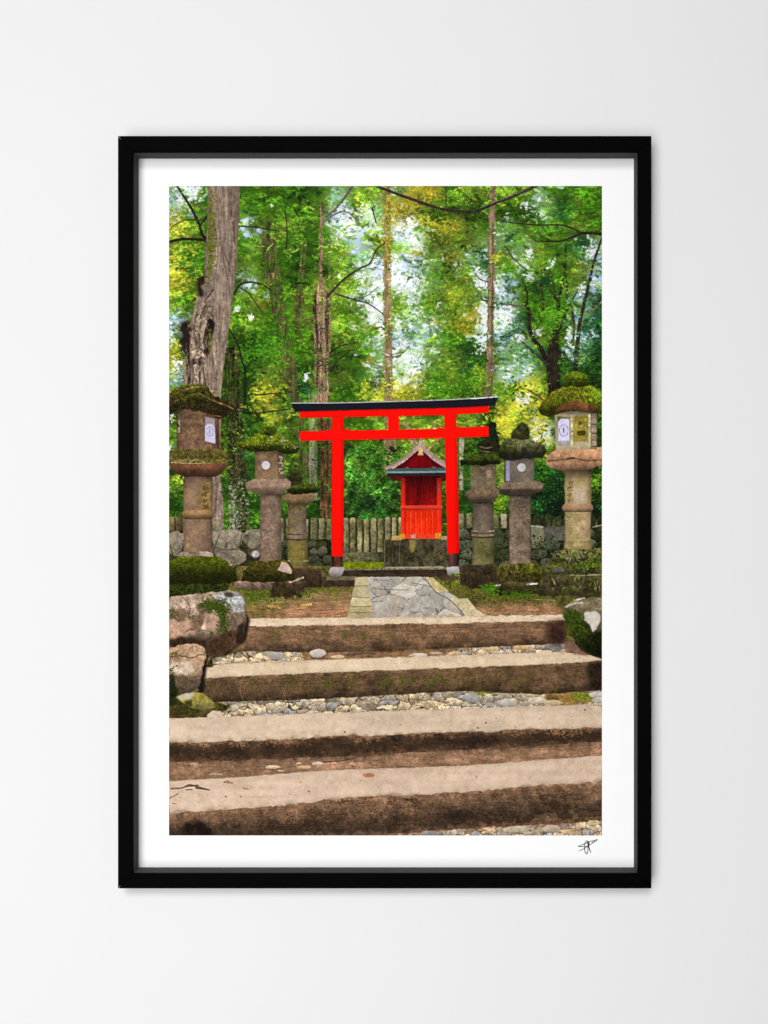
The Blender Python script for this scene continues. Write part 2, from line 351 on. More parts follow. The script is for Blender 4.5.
# ---- branches ---------------------------------------------------------------
for p, w, col, w2 in [
    ([(177, 186), (190, 206), (198, 222), (202, 234), (206, 239)], 1.8, c(30, 28, 26), 3), ([(169, 242), (183, 239), (206, 240)], 2.4, c(34, 28, 24), 2.8),
    ([(171, 227), (185, 220), (200, 220), (207, 218)], 1, c(50, 48, 34), 1.4), ([(200, 226), (207, 216)], 2, c(40, 36, 28), 2), ([(192, 203), (207, 210)], 1.2, c(100, 92, 70), 1.4), ([(176, 268), (203, 269)], .9, c(70, 66, 34), 1),
    ([(241, 226), (262, 228), (279, 231)], 1.6, c(52, 46, 34), 1), ([(234, 294), (240, 285), (250, 282), (263, 285), (272, 291)], 2.6, c(44, 38, 28), 1.2), ([(241, 288), (252, 295)], 1.4, c(48, 42, 30), 1),
    ([(249, 294), (258, 306), (263, 313)], 1.2, c(60, 54, 30), 1), ([(228, 327), (238, 345), (242, 362), (245, 370), (245, 404)], 1.2, c(34, 30, 20), 2.4), ([(245, 370), (252, 360)], 1.6, c(36, 34, 20), 1), ([(255, 395), (283, 393)], 1.6, c(60, 48, 40), 1.2),
    ([(294, 208), (298, 216)], 1.4, c(40, 44, 20), 1.4), ([(323, 220), (338, 206), (353, 186)], 1.4, c(92, 88, 76), 2.6), ([(324, 222), (335, 214), (347, 212), (357, 221)], 1.8, c(96, 92, 84), 1), ([(325, 246), (334, 242)], 1.2, c(150, 146, 126), 1.6),
    ([(328, 296), (342, 281), (357, 270), (370, 263), (376, 250), (385, 243)], 2.4, c(52, 44, 38), .9), ([(291, 287), (298, 283), (309, 284)], 2.2, c(36, 36, 20), 1.2), ([(372, 208), (376, 222)], 1.3, c(50, 50, 44), 1.3), ([(285, 210), (287, 230), (286, 250)], 1, c(50, 44, 26), 1.4),
    ([(310, 232), (318, 226)], 1.4, c(60, 52, 30), 1), ([(336, 294), (352, 299), (369, 304), (384, 315)], 2, c(72, 52, 42), 1), ([(352, 299), (366, 296), (378, 287)], 1, c(80, 74, 60), .7), ([(330, 353), (340, 346), (356, 343)], 1.6, c(40, 40, 24), .9), ([(330, 356), (345, 351), (357, 350)], 1.4, c(50, 42, 28), .8),
    ([(331, 372), (337, 361), (345, 356), (360, 358)], 1.6, c(36, 40, 26), .8), ([(335, 366), (338, 380), (340, 394)], 1, c(60, 70, 40), 1), ([(278, 370), (284, 378), (291, 387)], 1, c(40, 44, 22), 1), ([(302, 328), (313, 320)], 1.4, c(60, 56, 30), 1), ([(371, 330), (380, 327), (384, 329)], 1.2, c(84, 60, 44), 1), ([(372, 364), (384, 367)], 1, c(130, 96, 60), 1),
    ([(376, 186), (387, 190), (400, 195), (420, 202), (440, 208.5), (455, 211), (472, 212), (483, 208.5), (495, 203), (510, 197.5), (525, 190.5), (538, 185)], 2.6, c(52, 42, 38), 3.2),
    ([(446, 186), (446, 209)], 1, c(60, 54, 36), 1), ([(455, 186), (463, 193), (471, 201)], .9, c(56, 50, 36), .9), ([(440, 193), (452, 200), (470, 204)], .8, c(70, 66, 40), .8), ([(496, 220), (515, 223), (540, 225), (562, 225), (578, 231)], 1, c(44, 38, 28), 1.8), ([(535, 241), (560, 241), (575, 236), (583, 233), (602, 234)], 1, c(42, 32, 27), 3),
    ([(505, 246), (515, 260), (528, 271)], 1.2, c(52, 52, 34), 1), ([(488, 282), (480, 279), (475, 273)], 1.3, c(70, 62, 60), .9), ([(487, 301), (482, 299.5), (481, 296)], 1.3, c(60, 46, 40), 1.3), ([(385, 357), (400, 355), (409, 346)], 1, c(78, 84, 70), .7), ([(391, 355), (403, 352)], .8, c(80, 70, 60), .8),
    ([(457, 242), (472, 239)], 1.2, c(80, 66, 30), 1), ([(528, 390), (537, 395), (545, 401)], 1.4, c(66, 52, 34), 1), ([(411, 393), (424, 384), (432, 378)], .9, c(90, 84, 30), .8), ([(252, 414), (290, 409)], 1.6, c(44, 44, 22), 1.2), ([(540, 236), (556, 242), (570, 238)], .9, c(40, 40, 26), .9)]:
    stroke(p, w, col, kind('branch', None, 'bare branches crossing the leaves'), w2=w2)
stroke([(480, 208), (495, 202), (512, 195.5), (530, 187.5)], .8, c(130, 116, 104), soft=.3, al=.8)
sprigs(500, 3, 8, .6, 1.3, .85, 1.3, .7, jit=6, skyk=0, over=True)

# ---- the big trunk at the left -------------------------------------------------------
big = kind('tree_trunk', 'thick pale grey trunk with a gnarled hollow, behind the tall left lantern', 'tree trunks behind the gate')
shape([(208, 186), (240, 186), (239, 215), (236.5, 262), (233.6, 294), (228.6, 330), (223.4, 365), (221, 392), (220, 470), (223.5, 505), (224, 525), (216, 540), (211, 540), (208, 470), (182, 470), (182, 392), (186, 362), (190, 330), (196, 300), (203, 280), (206.5, 240)],
      c(138, 120, 105), big, warp=.3, soft=.25, kindn='bark', amp=.17, tint=c(120, 98, 82), tamp=.5, xgrad=[(182, 1.0), (206, .9), (214, 1.06), (224, 1.0), (234, .92), (240, .74)])
for _ in range(46):
    y = rnd.uniform(186, 370); x = 226-(y-186)*.07+rnd.uniform(-13, 12); L = rnd.uniform(8, 26)
    stroke([(x, y), (x-L*.05+rnd.uniform(-.8, .8), y+L*.5), (x-L*.12, y+L)], rnd.uniform(.5, 1.1), c(*rnd.choice([(104, 84, 72), (86, 68, 60), (172, 154, 138), (164, 144, 126)])), al=.35)
for _ in range(420):
    y = rnd.triangular(186, 285, 245); x = 208.5-(max(y-262, 0))*.18+abs(rnd.gauss(0, 3.0))
    dab(x, y, rnd.uniform(.6, 1.6), rnd.uniform(.6, 2.2), 1.5+rnd.gauss(0, .3), c(*rnd.choice([(104, 112, 30), (88, 98, 26), (120, 120, 52), (70, 76, 26)])), .55)
for p, w, col in [([(233, 222), (234, 232), (235, 243)], 1.6, (70, 44, 38)), ([(214, 224), (216, 236)], 1.8, (92, 76, 44)), ([(221, 244), (224, 262), (228, 280)], 1.4, (90, 70, 60)), ([(224, 252), (229, 266)], 1.3, (74, 56, 48)), ([(205, 270), (202, 282)], 2, (52, 40, 30)), ([(228, 186), (229, 216)], 1.3, (104, 84, 72))]:
    stroke(p, w, c(*col), al=.5, soft=.7)
# gnarled deadwood: dark hollows and pale ridges
hol = c(32, 22, 20)
for p in [[(199, 277), (203, 276), (204, 284), (203, 296), (199, 296), (198.5, 286)], [(183, 326), (190, 322), (190, 335), (190, 352), (190, 384), (187, 384), (185, 360), (181.5, 345)], [(208, 318), (215, 322), (212, 332), (208.5, 345), (206, 362), (203, 350), (205, 335), (205, 325)], [(193, 358), (199, 361), (205, 357), (203, 364), (197, 365), (193, 363)]]:
    shape(p, hol, None, smooth=True, soft=.9, warp=1.3, amp=.3)
for _ in range(150):
    y = rnd.uniform(300, 384); x = 199-(y-300)*.09+rnd.uniform(-9, 13); L = rnd.uniform(4, 13)
    stroke([(x, y), (x+rnd.uniform(-2.2, 2.2), y+L*.5), (x+rnd.uniform(-2, 2)-L*.1, y+L)], rnd.uniform(.5, 1.5), c(*rnd.choice([(170, 150, 128), (60, 46, 38), (132, 112, 94), (98, 78, 64), (46, 34, 28), (158, 136, 112)])), al=.4, soft=.5)

for p, w, col in [([(211, 294), (202, 308), (197, 324), (193, 340), (192, 356)], 5, (150, 130, 112)), ([(214, 300), (206, 318), (203, 330)], 3.4, (128, 108, 94)), ([(205, 322), (201, 338), (202, 350), (197, 357)], 4, (158, 138, 116)), ([(193, 352), (199, 352), (204, 356)], 3.6, (170, 150, 126)),
                  ([(196, 366), (197, 376), (195, 386)], 5, (160, 142, 122)), ([(205, 364), (203, 374), (201, 386)], 2.4, (166, 148, 128)), ([(184, 358), (185, 374), (187, 386)], 2.6, (146, 122, 104)), ([(189, 326), (194, 323), (204, 319), (211, 318)], 2, (150, 132, 110)),
                  ([(199, 372), (200, 386)], 1.2, (60, 44, 38)), ([(203, 368), (205.5, 386)], 1.2, (60, 46, 38)), ([(197, 312), (194, 330), (196, 344)], 1.4, (84, 66, 54)), ([(205, 306), (200, 318)], 1.3, (70, 54, 46)), ([(199, 334), (200, 346)], 1.6, (76, 60, 48)), ([(213, 290), (204, 302)], 1.6, (62, 46, 38)), ([(210, 330), (210, 350)], 2.6, (84, 96, 26)), ([(212, 352), (214, 375)], 1.6, (110, 94, 74)), ([(193, 370), (192.6, 386)], 1, (90, 72, 60))]:
    stroke(p, w, c(*col)*1.04, al=.85, amp=.2, soft=.6)

# ---- stone fence, low walls, undergrowth --------------------------------------------------
sprigs(900, 3, 9, .7, 1.8, .5, 1.1, .8, jit=5, box=(169, 602, 470, 545), over=True)
for _ in range(2600):                      # shrubs under the gate, glossy small leaves
    x = rnd.uniform(343, 402); y = rnd.uniform(446, 520)
    dab(x, y, rnd.uniform(.6, 1.8), rnd.uniform(.4, 1.1), rnd.uniform(-.7, .7), c(*rnd.choice([(24, 70, 20), (40, 98, 22), (16, 48, 18), (60, 120, 34), (30, 82, 34), (84, 112, 40), (110, 140, 60)]))*max(.3, rnd.uniform(.7, 1.15)*(1+.5*float(N12[int((y-Y0)*S), int((x-X0)*S)]+.6*N4[int((y-Y0)*S), int((x-X0)*S)])*.8)), .85)
for _ in range(1500):
    x = rnd.uniform(533, 602); y = rnd.uniform(462, 526)
    if 562 < x < 594: continue
    dab(x, y, rnd.uniform(.6, 1.7), rnd.uniform(.4, 1.2), rnd.uniform(-.7, .7), c(*rnd.choice([(14, 44, 16), (10, 26, 14), (28, 74, 20), (12, 34, 20), (8, 16, 12), (8, 18, 12)]))*max(.4, 1+.5*float(N12[int((y-Y0)*S), int((min(x, 601)-X0)*S)])), .85)
spray(596, 480, 3, 4, 34, [(110, 180, 20), (150, 200, 40)]); spray(546, 462, 5, 5, 50, [(40, 110, 26), (60, 130, 30)])
spray(499, 505, 3, 7, 60, [(120, 160, 20), (90, 150, 24), (150, 160, 30)]); spray(500, 470, 2.5, 6, 50, [(150, 160, 60), (110, 130, 50)])
def stakes(x0, x1, ytop, ybot, w, gap, base, al=1):
    fen = kind('stone_fence', None, 'stretches of the stone fence behind the gate')
    x = x0
    shape([(x0-1, ytop+3), (x1+1, ytop+3), (x1+1, ybot), (x0-1, ybot)], c(44, 46, 22), fen, kindn='bark', amp=.4)
    while x < x1:
        ww = w*rnd.uniform(.85, 1.15); t = ytop+rnd.uniform(-1, 1)
        b = np.asarray(base)*rnd.uniform(.8, 1.15)
        shape([(x, t+1.2), (x+1, t), (x+ww-1, t), (x+ww, t+1.2), (x+ww, ybot), (x, ybot)], b, fen, warp=.15, soft=.25, amp=.22, tint=c(84, 84, 40), tamp=.7, xgrad=[(x, 1.1), (x+ww*.7, 1), (x+ww, .76)], ygrad=[(t, 1.25), (t+4, 1.05), (ybot-6, .95), (ybot, .8)])
        x += ww+gap*rnd.uniform(.7, 1.3)
stakes(169, 186, 517, 533, 6, 1.2, c(104, 84, 58)); stakes(262, 332, 519, 545, 6, 1.8, c(116, 110, 86)); stakes(458, 512, 514, 534, 6.2, 2, c(124, 118, 92))
stakes(534, 564, 516, 530, 5, 3, c(36, 40, 24)); stakes(591, 602, 516, 530, 5, 3, c(36, 40, 24))
stakes(343.5, 400, 518, 554, 5.0, 1.7, c(136, 126, 92))
shape([(342, 553), (386, 552), (386, 563), (342, 563)], c(88, 84, 60), kind('stone_rail', 'mossy stone footing under the fence right of the left gate pillar'), amp=.3, tint=c(52, 58, 26), warp=.3)

def stones(box, n, cols, pid, sx, sy, amp=.2, crev=(40, 36, 24), jit=.16):
    x0, x1, y0, y1 = box
    shape([(x0, y0), (x1, y0), (x1, y1), (x0, y1)], c(*crev), pid, amp=.35, warp=.4, tint=c(44, 52, 20), soft=.3)
    y = y0+sy*.5; row = 0
    while y < y1-sy*.3:
        x = x0+rnd.uniform(0, sx)
        while x < x1-sx*.2:
            rx = sx*rnd.uniform(.38, .62); ry = sy*rnd.uniform(.42, .58)
            b = c(*rnd.choice(cols))*rnd.uniform(.85, 1.12)
            yy = y+rnd.uniform(-.12, .12)*sy
            shape(ellipse(x, yy, rx, ry, 9, rnd.uniform(-.2, .2), jit), b, pid, smooth=True, soft=.25, amp=amp, ygrad=[(yy-ry, 1.12), (yy+ry*.3, 1), (yy+ry, .62)])
            x += rx*2*rnd.uniform(.98, 1.14)
        y += sy*.98; row += 1

wl = kind('stone_wall', 'low dry stone wall of grey boulders behind the left lanterns')
stones((169, 262, 531, 566), 0, [(140, 124, 104), (120, 108, 92), (132, 122, 108), (104, 92, 72)], wl, 19, 13.5)
for p in [[(214, 533), (232, 530), (243, 533), (240, 545), (228, 552), (214, 546)], [(216, 550), (230, 550), (244, 552), (246, 560), (232, 566), (218, 560)], [(169, 534), (180, 532), (182, 545), (176, 556), (169, 552)], [(246, 531), (262, 530), (263, 540), (252, 548), (243, 540)]]:
    shape(p, c(142, 128, 112), wl, smooth=True, warp=.3, soft=.3, amp=.2, tint=c(110, 108, 76), ygrad=[(530, 1.08), (566, .85)])
shape(ellipse(255.5, 554, 4, 3.6), c(196, 190, 184), wl, soft=.5)
stroke([(219, 535), (216, 543), (213, 552)], 1, c(56, 46, 36), al=.6); stroke([(214, 547), (226, 550), (238, 549)], 1.1, c(60, 54, 40), al=.6); stroke([(242, 533), (240, 546)], 1.2, c(66, 58, 44), al=.6); stroke([(170, 545), (174, 560)], 1.2, c(40, 34, 26), al=.6)
wl2 = kind('stone_wall', 'dark mossy stone wall right beside the left gate pillar')
stones((284, 331, 540, 580), 0, [(62, 64, 44), (50, 56, 32), (78, 76, 58)], wl2, 11, 8, crev=(26, 28, 14))
wr = kind('stone_wall', 'shaded ivy covered stone wall behind the right lanterns')
stones((460, 602, 528, 572), 0, [(72, 76, 60), (58, 62, 44), (84, 84, 70), (44, 50, 30)], wr, 17, 11, crev=(26, 30, 16))
shape([(531, 526), (545, 525), (544, 540), (534, 548), (531, 540)], c(112, 110, 84), wr, warp=.4, soft=.4); shape([(543, 527), (566, 526), (566, 540), (545, 541)], c(92, 88, 80), wr, warp=.4, soft=.4)
stroke([(531, 526), (542, 527)], 1.2, c(170, 176, 168), wr); stroke([(593, 527), (602, 525)], 1.3, c(130, 128, 108), wr)
for _ in range(900):
    x = rnd.uniform(460, 602); y = rnd.triangular(530, 566, 552)
    dab(x, y, rnd.uniform(.5, 1.6), rnd.uniform(.4, 1.1), rnd.uniform(-.9, .9), c(*rnd.choice([(24, 44, 14), (44, 70, 20), (16, 26, 12), (66, 84, 40), (78, 60, 30)])), .8)

# ---- ground around the gate -------------------------------------------------------------
gr = kind('ground', 'mossy bare earth on both sides of the stone path')
shape([(169, 566), (602, 566), (602, 660), (169, 660)], c(92, 80, 42), gr, kindn='moss', amp=.25, tint=c(86, 98, 26), tamp=.7, thr=.2)
shape([(258, 597), (353, 586), (353, 621), (240, 621), (244, 606)], c(138, 110, 74), gr, smooth=False, warp=1.6, soft=2.4, kindn='horiz', amp=.17, tint=c(104, 98, 40), thr=.7)
shape([(285, 606), (350, 603), (350, 620), (285, 620)], c(158, 118, 88), gr, warp=1.4, soft=2.2, kindn='horiz', amp=.18)
shape([(470, 604), (560, 606), (566, 618), (480, 618)], c(158, 120, 88), gr, warp=1.4, soft=2.4, kindn='horiz', amp=.18, tint=c(110, 92, 50), thr=.7)
shape([(342, 562), (384, 562), (384, 570), (342, 570)], c(112, 122, 16), gr, amp=.2, soft=.4, kindn='moss')
def mossy(box, n, cols, al=.75, s=(.5, 1.5), pid=None):
    for _ in range(n):
        dab(rnd.gauss((box[0]+box[1])/2, (box[1]-box[0])/3.4), rnd.gauss((box[2]+box[3])/2, (box[3]-box[2])/3.4), rnd.uniform(*s), rnd.uniform(*s)*.6, rnd.gauss(0, .5), c(*rnd.choice(cols))*rnd.uniform(.8, 1.15), al)
mg = [(80, 108, 16), (66, 92, 14), (98, 120, 26), (54, 74, 14)]
mossy((240, 282, 584, 604), 520, mg); mossy((276, 316, 588, 598), 300, mg); mossy((300, 352, 584, 592), 260, [(96, 100, 24), (74, 80, 20), (120, 112, 40)])
mossy((472, 560, 590, 602), 520, [(82, 100, 18), (66, 84, 16), (100, 108, 30), (110, 96, 40)]); mossy((452, 480, 586, 598), 160, [(104, 100, 34), (80, 86, 22)])
for _ in range(26):
    x = rnd.uniform(256, 345); y = rnd.uniform(602, 617); L = rnd.uniform(3, 11)
    stroke([(x, y), (x+L, y+rnd.uniform(-1.4, 1.4))], rnd.uniform(.5, 1), c(*rnd.choice([(190, 164, 120), (110, 82, 56), (120, 70, 50), (176, 130, 100)])), al=.7)
stroke([(268, 606), (274, 606.5), (280, 608)], 1.8, c(186, 152, 80)); stroke([(294, 607), (302, 605), (311, 604.5)], 2, c(176, 142, 72)); stroke([(322, 618), (330, 614), (346, 611)], 1, c(190, 120, 92))
for _ in range(60): dab(rnd.uniform(482, 562), rnd.uniform(607, 616), rnd.uniform(.5, 1.4), rnd.uniform(.4, .8), 0, c(*rnd.choice([(196, 156, 124), (130, 86, 62), (180, 130, 100)])), .7)

# threshold steps and the path
th = kind('stone_step', 'dark low threshold step between the feet of the gate', 'stone steps')
shape([(383, 571), (386, 566), (400, 564.2), (425, 563.8), (440, 565), (449, 571)], c(158, 148, 124), th, soft=.3, kindn='flat', amp=.16)
shape([(340, 570), (448, 569), (448, 577), (340, 577.5)], c(52, 40, 30), th, warp=.25, soft=.3, amp=.25, kindn='horiz'); stroke([(343, 569.8), (400, 569), (448, 568.6)], 1.4, c(116, 106, 86), th)
shape([(323, 577.5), (356, 577), (356, 586), (323, 587)], c(54, 42, 34), th, warp=.3, soft=.3, amp=.2); shape([(327, 576.5), (356, 576), (356, 580), (325, 580.5)], c(112, 100, 76), th, warp=.2, soft=.3)
shape([(436, 576.6), (459, 576.3), (459, 580), (441, 580.6)], c(74, 62, 44), th, warp=.2, soft=.3)
pa = kind('path', 'grey flagstone path leading from the steps to the gate', None)
shape([(366, 577), (428, 576.6), (441, 588), (462, 600), (486, 616), (372, 619)], c(112, 102, 84), pa, amp=.2)
pcol = [(178, 171, 160), (164, 159, 151), (180, 172, 160), (172, 163, 149), (182, 175, 164), (168, 163, 156)]
r, a = cover([(367, 577.2), (428, 576.8), (441, 588), (461, 600), (484, 616.5), (373, 618.6)], False, .2, .2)
crazy(r, a, 15, 1.0, pcol, .3, (124, 117, 106), pa, amp=.06, persp=lambda y: 34*np.log(np.maximum(y-562, 2)), edge=.05, jit=.5)
for p in [[(372, 588), (385, 589.5), (408, 590)], [(412, 583), (424, 585), (432, 587)], [(372, 602), (382, 601)], [(398, 607), (404, 609)], [(423, 608), (430, 608)], [(395, 595), (387, 594)]]:
    stroke(p, 1.0, c(84, 76, 66), al=.5)
kl = kind('kerb', 'row of cream kerb stones along the path edge')
yk = 577.3
for hh in [9, 11.5, 9, 6, 5.6]:
    f0 = (yk-577)/41; f1 = (yk+hh-577)/41
    shape([(355.5-7.5*f0, yk), (367.5+5.5*f0, yk-.2), (367.5+5.5*f1, yk+hh-.7), (355.5-7.5*f1, yk+hh-.6)], c(190, 176, 134)*rnd.uniform(.94, 1.05), kl, warp=.25, soft=.3, amp=.09, tint=c(170, 160, 132)); yk += hh
shape([(425, 578), (432, 577.3), (449.5, 591.5), (437, 592.5)], c(192, 174, 124), kind('kerb', 'cream kerb stone at the far right edge of the path'), warp=.25, soft=.3, amp=.1); kl3 = kind('kerb', 'pale kerb stones at the near right edge of the path'); shape([(449, 598.5), (468, 598), (476, 608.6), (462, 611.6)], c(204, 192, 150), kl3, warp=.25, soft=.3, amp=.1)
shape([(462, 611.5), (476, 609), (487, 615.5), (467, 617)], c(206, 190, 158), kl3, warp=.25, soft=.3, amp=.1); shape([(433, 615.5), (452, 613.2), (456, 617.5), (432, 618.5)], c(186, 178, 160), kl3, warp=.25, soft=.3, amp=.1)
stroke([(425, 578.5), (436, 592), (450, 600), (462, 612)], 1, c(96, 82, 60), al=.8); stroke([(467.5, 576+2), (468, 579)], .6, c(90, 80, 60))

# ---- the little shrine -------------------------------------------------------------
sh = kind('shrine', 'small red wooden shrine with a pale gabled roof seen through the gate')
pl = kind('shrine_plinth', 'mossy grey stone plinth under the small red shrine')
shape([(384.5, 540), (400, 537), (449, 537), (449, 566), (384.5, 567)], c(84, 76, 54), pl, amp=.26, kindn='stone', tint=c(52, 48, 28), tamp=.8, thr=.1, warp=.2, soft=.3)
for x in (386.5, 391, 394.5, 411, 413.5): stroke([(x, 548), (x+rnd.uniform(-.5, .5), 562)], 1.4, c(40, 36, 22), al=.65)
stroke([(400, 539), (399, 562)], 1, c(110, 100, 78), al=.7); shape([(410, 540), (416, 540), (415, 552), (411, 553)], c(126, 116, 62), pl, warp=.5, soft=.7); stroke([(384.6, 540), (384.6, 566)], .9, c(104, 98, 80), al=.8)
shape([(392, 536), (402, 535.5), (402, 540), (391, 540.5)], c(186, 150, 88), pl, soft=.3, amp=.1); shape([(441, 536), (447, 536), (447, 539.6), (441, 539.6)], c(170, 140, 110), pl, soft=.3)
stroke([(404, 422.5), (411, 432), (417, 447)], 2.0, c(150, 130, 112), sh); stroke([(437.5, 421.5), (429.5, 431), (421, 446)], 2.0, c(152, 128, 104), sh); stroke([(438, 439.5), (433, 444.5), (428.5, 449.5)], 1.8, c(160, 120, 90), sh); stroke([(409.5, 439), (416, 447)], 2.6, c(164, 128, 108), sh)
shape([(419.5, 446), (438, 461), (446, 470), (389, 470), (402, 463)], c(72, 4, 12), sh, kindn='bark', amp=.1); shape([(419.5, 452), (430, 460), (436, 468), (405, 468), (411, 459)], c(112, 4, 12), sh, soft=1.2, kindn='bark', amp=.1)
shape([(384.2, 467.5), (392, 464), (401, 459), (409, 452.5), (416, 445.8), (420, 440), (424.5, 445.5), (432, 452.5), (440, 458.8), (449, 464), (449, 470), (441, 465.5), (432, 459.8), (425, 453), (420, 450), (414, 453), (406, 460.2), (397, 466), (387.5, 472.8)], c(172, 142, 126), sh, amp=.1, soft=.25, kindn='flat')
stroke([(385, 467.5), (393, 464), (402, 459), (410, 452), (419.5, 442)], 1, c(120, 104, 96), al=.8); stroke([(388, 471.5), (398, 465.2), (407, 459.2), (415, 452)], 1, c(206, 180, 162), al=.75); stroke([(424, 446), (433, 454), (441, 460), (448, 464)], 1, c(150, 136, 130), al=.8); stroke([(426, 452), (434, 459.4), (444, 466)], .9, c(204, 178, 160), al=.6)
shape([(418, 449), (420.5, 446.5), (423, 449), (422.6, 452), (423.6, 455.2), (417.6, 455.2), (418.8, 452)], c(202, 166, 118), sh, soft=.3, amp=.08); stroke([(420.5, 439.5), (420.5, 446)], 2.4, c(176, 150, 138), sh)
shape([(388, 468.6), (447, 467.8), (447, 471.6), (386, 472)], c(64, 86, 84), sh, amp=.1, kindn='flat', soft=.2); shape([(386, 471.2), (447, 470.8), (447, 473.2), (387, 473.8)], c(124, 148, 142), sh, amp=.1, kindn='flat', soft=.2)
shape([(387, 473.4), (447, 472.8), (447, 475.6), (388, 476)], c(28, 30, 44), sh, amp=.1, soft=.2); stroke([(406, 468), (408, 468)], 1.6, c(84, 96, 100)); stroke([(433, 467.4), (435, 467.4)], 1.6, c(84, 96, 100))
shape([(390, 475.6), (447, 475), (446, 481), (392, 481)], c(70, 16, 12), sh, amp=.2, soft=.4)
shape([(403, 476), (441, 476), (441, 507), (403, 507)], c(112, 8, 9), sh, kindn='bark', amp=.16, ygrad=[(476, .45), (486, .75), (498, 1.1), (507, 1.25)])
shape([(403, 508), (441, 508), (441, 538.5), (403, 538.5)], c(232, 40, 8), sh, kindn='bark', amp=.07, ygrad=[(508, .78), (512, .92), (525, 1.02), (538, 1.05)], tint=c(250, 84, 40), tamp=.35)
for x in (409, 414.5, 420, 425.5, 431): stroke([(x, 510), (x, 536)], .8, c(196, 26, 8), al=.6); stroke([(x+1.4, 512), (x+1.4, 535)], .9, c(252, 90, 50), al=.45)
for xa, xb in ((401, 405.6), (436.6, 442)): shape([(xa, 478), (xb, 478), (xb, 537), (xa, 537)], c(206, 36, 22), sh, kindn='bark', amp=.07, xgrad=[(xa, .9), (xa+1.5, 1.1), (xb-1, 1), (xb, .6)], ygrad=[(478, .62), (490, .9), (505, 1.08), (537, 1.14)], soft=.2)
stroke([(439, 485), (438.6, 492)], 2, c(120, 84, 70), al=.7)
shape([(400.5, 505.6), (442.4, 505.2), (442.4, 509.4), (400.5, 509.8)], c(214, 58, 40), sh, soft=.25, amp=.06, ygrad=[(505, 1.12), (508, 1), (509.6, .55)])
shape([(402, 534.5), (441, 534.5), (441, 538.8), (402, 538.8)], c(226, 62, 36), sh, soft=.3, amp=.1); shape([(399.6, 533.8), (405, 533.8), (405, 538.6), (399.6, 538.6)], c(216, 140, 42), sh, soft=.3, amp=.1); shape([(435.4, 533), (441, 533), (441, 538.6), (435.4, 538.6)], c(206, 142, 36), sh, soft=.3, amp=.1); shape([(411, 535), (416, 534), (416, 538.4), (411, 538.4)], c(190, 130, 120), sh, soft=.5)

# ---- stone lanterns -----------------------------------------------------------------
GL = 'stone lanterns flanking the gate'
moss = c(84, 92, 18)
def cylx(xl, xr, lo=.72, hi=1.06): return [(xl, lo+.1), (xl+(xr-xl)*.12, .97), (xl+(xr-xl)*.4, hi), (xl+(xr-xl)*.75, .98), (xr, lo)]
def mosstop(poly_y, x0, x1, n, cols, pid=None, s=(.5, 1.4), al=.75):
    for _ in range(n):
        x = rnd.uniform(x0, x1); y = poly_y(x)+abs(rnd.gauss(0, 2.2)); dab(x, y, rnd.uniform(*s), rnd.uniform(*s)*.7, rnd.gauss(0, .6), c(*rnd.choice(cols))*rnd.uniform(.75, 1.15), al)
def glyphs(x, y, w, n, h, col, al=.5):
    for k in range(n):
        yy = y+k*h
        for _ in range(5):
            if rnd.random() < .5: stroke([(x+rnd.uniform(0, .3*w), yy+rnd.uniform(0, h*.8)), (x+rnd.uniform(.6, 1)*w, yy+rnd.uniform(0, h*.8))], .8, col, al=al)
            else:
                xx = x+rnd.uniform(.1, .9)*w; stroke([(xx, yy+rnd.uniform(0, .3)*h), (xx+rnd.uniform(-1, 1), yy+rnd.uniform(.6, .9)*h)], .8, col, al=al)

# small left (third)
l3 = kind('stone_lantern', 'small squat stone lantern tucked close beside the left gate pillar', GL)
shape([(290, 569), (304, 567), (322, 568.5), (322, 587), (310, 588), (290, 585)], c(58, 44, 30), l3, warp=.5, soft=.4, amp=.25, ygrad=[(567, 1.5), (571, 1.1), (587, .8)])
shape([(287.6, 503), (306, 503), (306.6, 540), (308, 568), (288, 568), (288, 540)], c(114, 96, 80), l3, warp=.2, soft=.3, amp=.15, xgrad=cylx(287.6, 307), ygrad=[(503, .5), (509, .9), (530, 1), (568, 1)], tint=c(124, 112, 48), thr=.6)
shape([(288, 540), (307, 540), (308, 567), (288, 567)], c(120, 102, 58), None, soft=1.5, amp=.15, tint=c(110, 108, 36), xgrad=cylx(288, 308)); stroke([(287.5, 534), (297, 534.6), (307, 534)], 1.3, c(84, 70, 52), l3); stroke([(287.5, 539), (297, 540), (307, 539)], 1.5, c(66, 54, 36), l3); stroke([(288, 561), (308, 561)], 1.2, c(134, 122, 82), l3)
shape([(283, 496), (290, 493), (308, 492.5), (314.5, 495), (314, 499), (309, 503.5), (290, 504), (284, 500)], c(122, 96, 66), l3, smooth=True, warp=.3, soft=.3, amp=.16, ygrad=[(493, 1.15), (499, 1), (504, .5)])
shape([(287, 489), (295, 484), (310, 483.6), (319.6, 488.5), (317, 493), (292, 494.6), (287.6, 492)], c(66, 78, 18), l3, warp=.4, soft=.3, amp=.25, kindn='moss', ygrad=[(483, 1.25), (487, 1), (490, .4), (494, .3)])
shape(ellipse(295, 478.5, 8, 3.6), c(40, 40, 20), l3, warp=.4, soft=.3, amp=.3, ygrad=[(475, 1.6), (479, .9), (482, .6)]); shape(ellipse(294.5, 471.5, 6.4, 4), c(62, 66, 26), l3, warp=.4, soft=.3, amp=.3, ygrad=[(467, 1.3), (475, .55)]); shape([(290, 481), (301, 481), (300, 485), (291, 485)], c(44, 42, 24), l3, soft=.3)

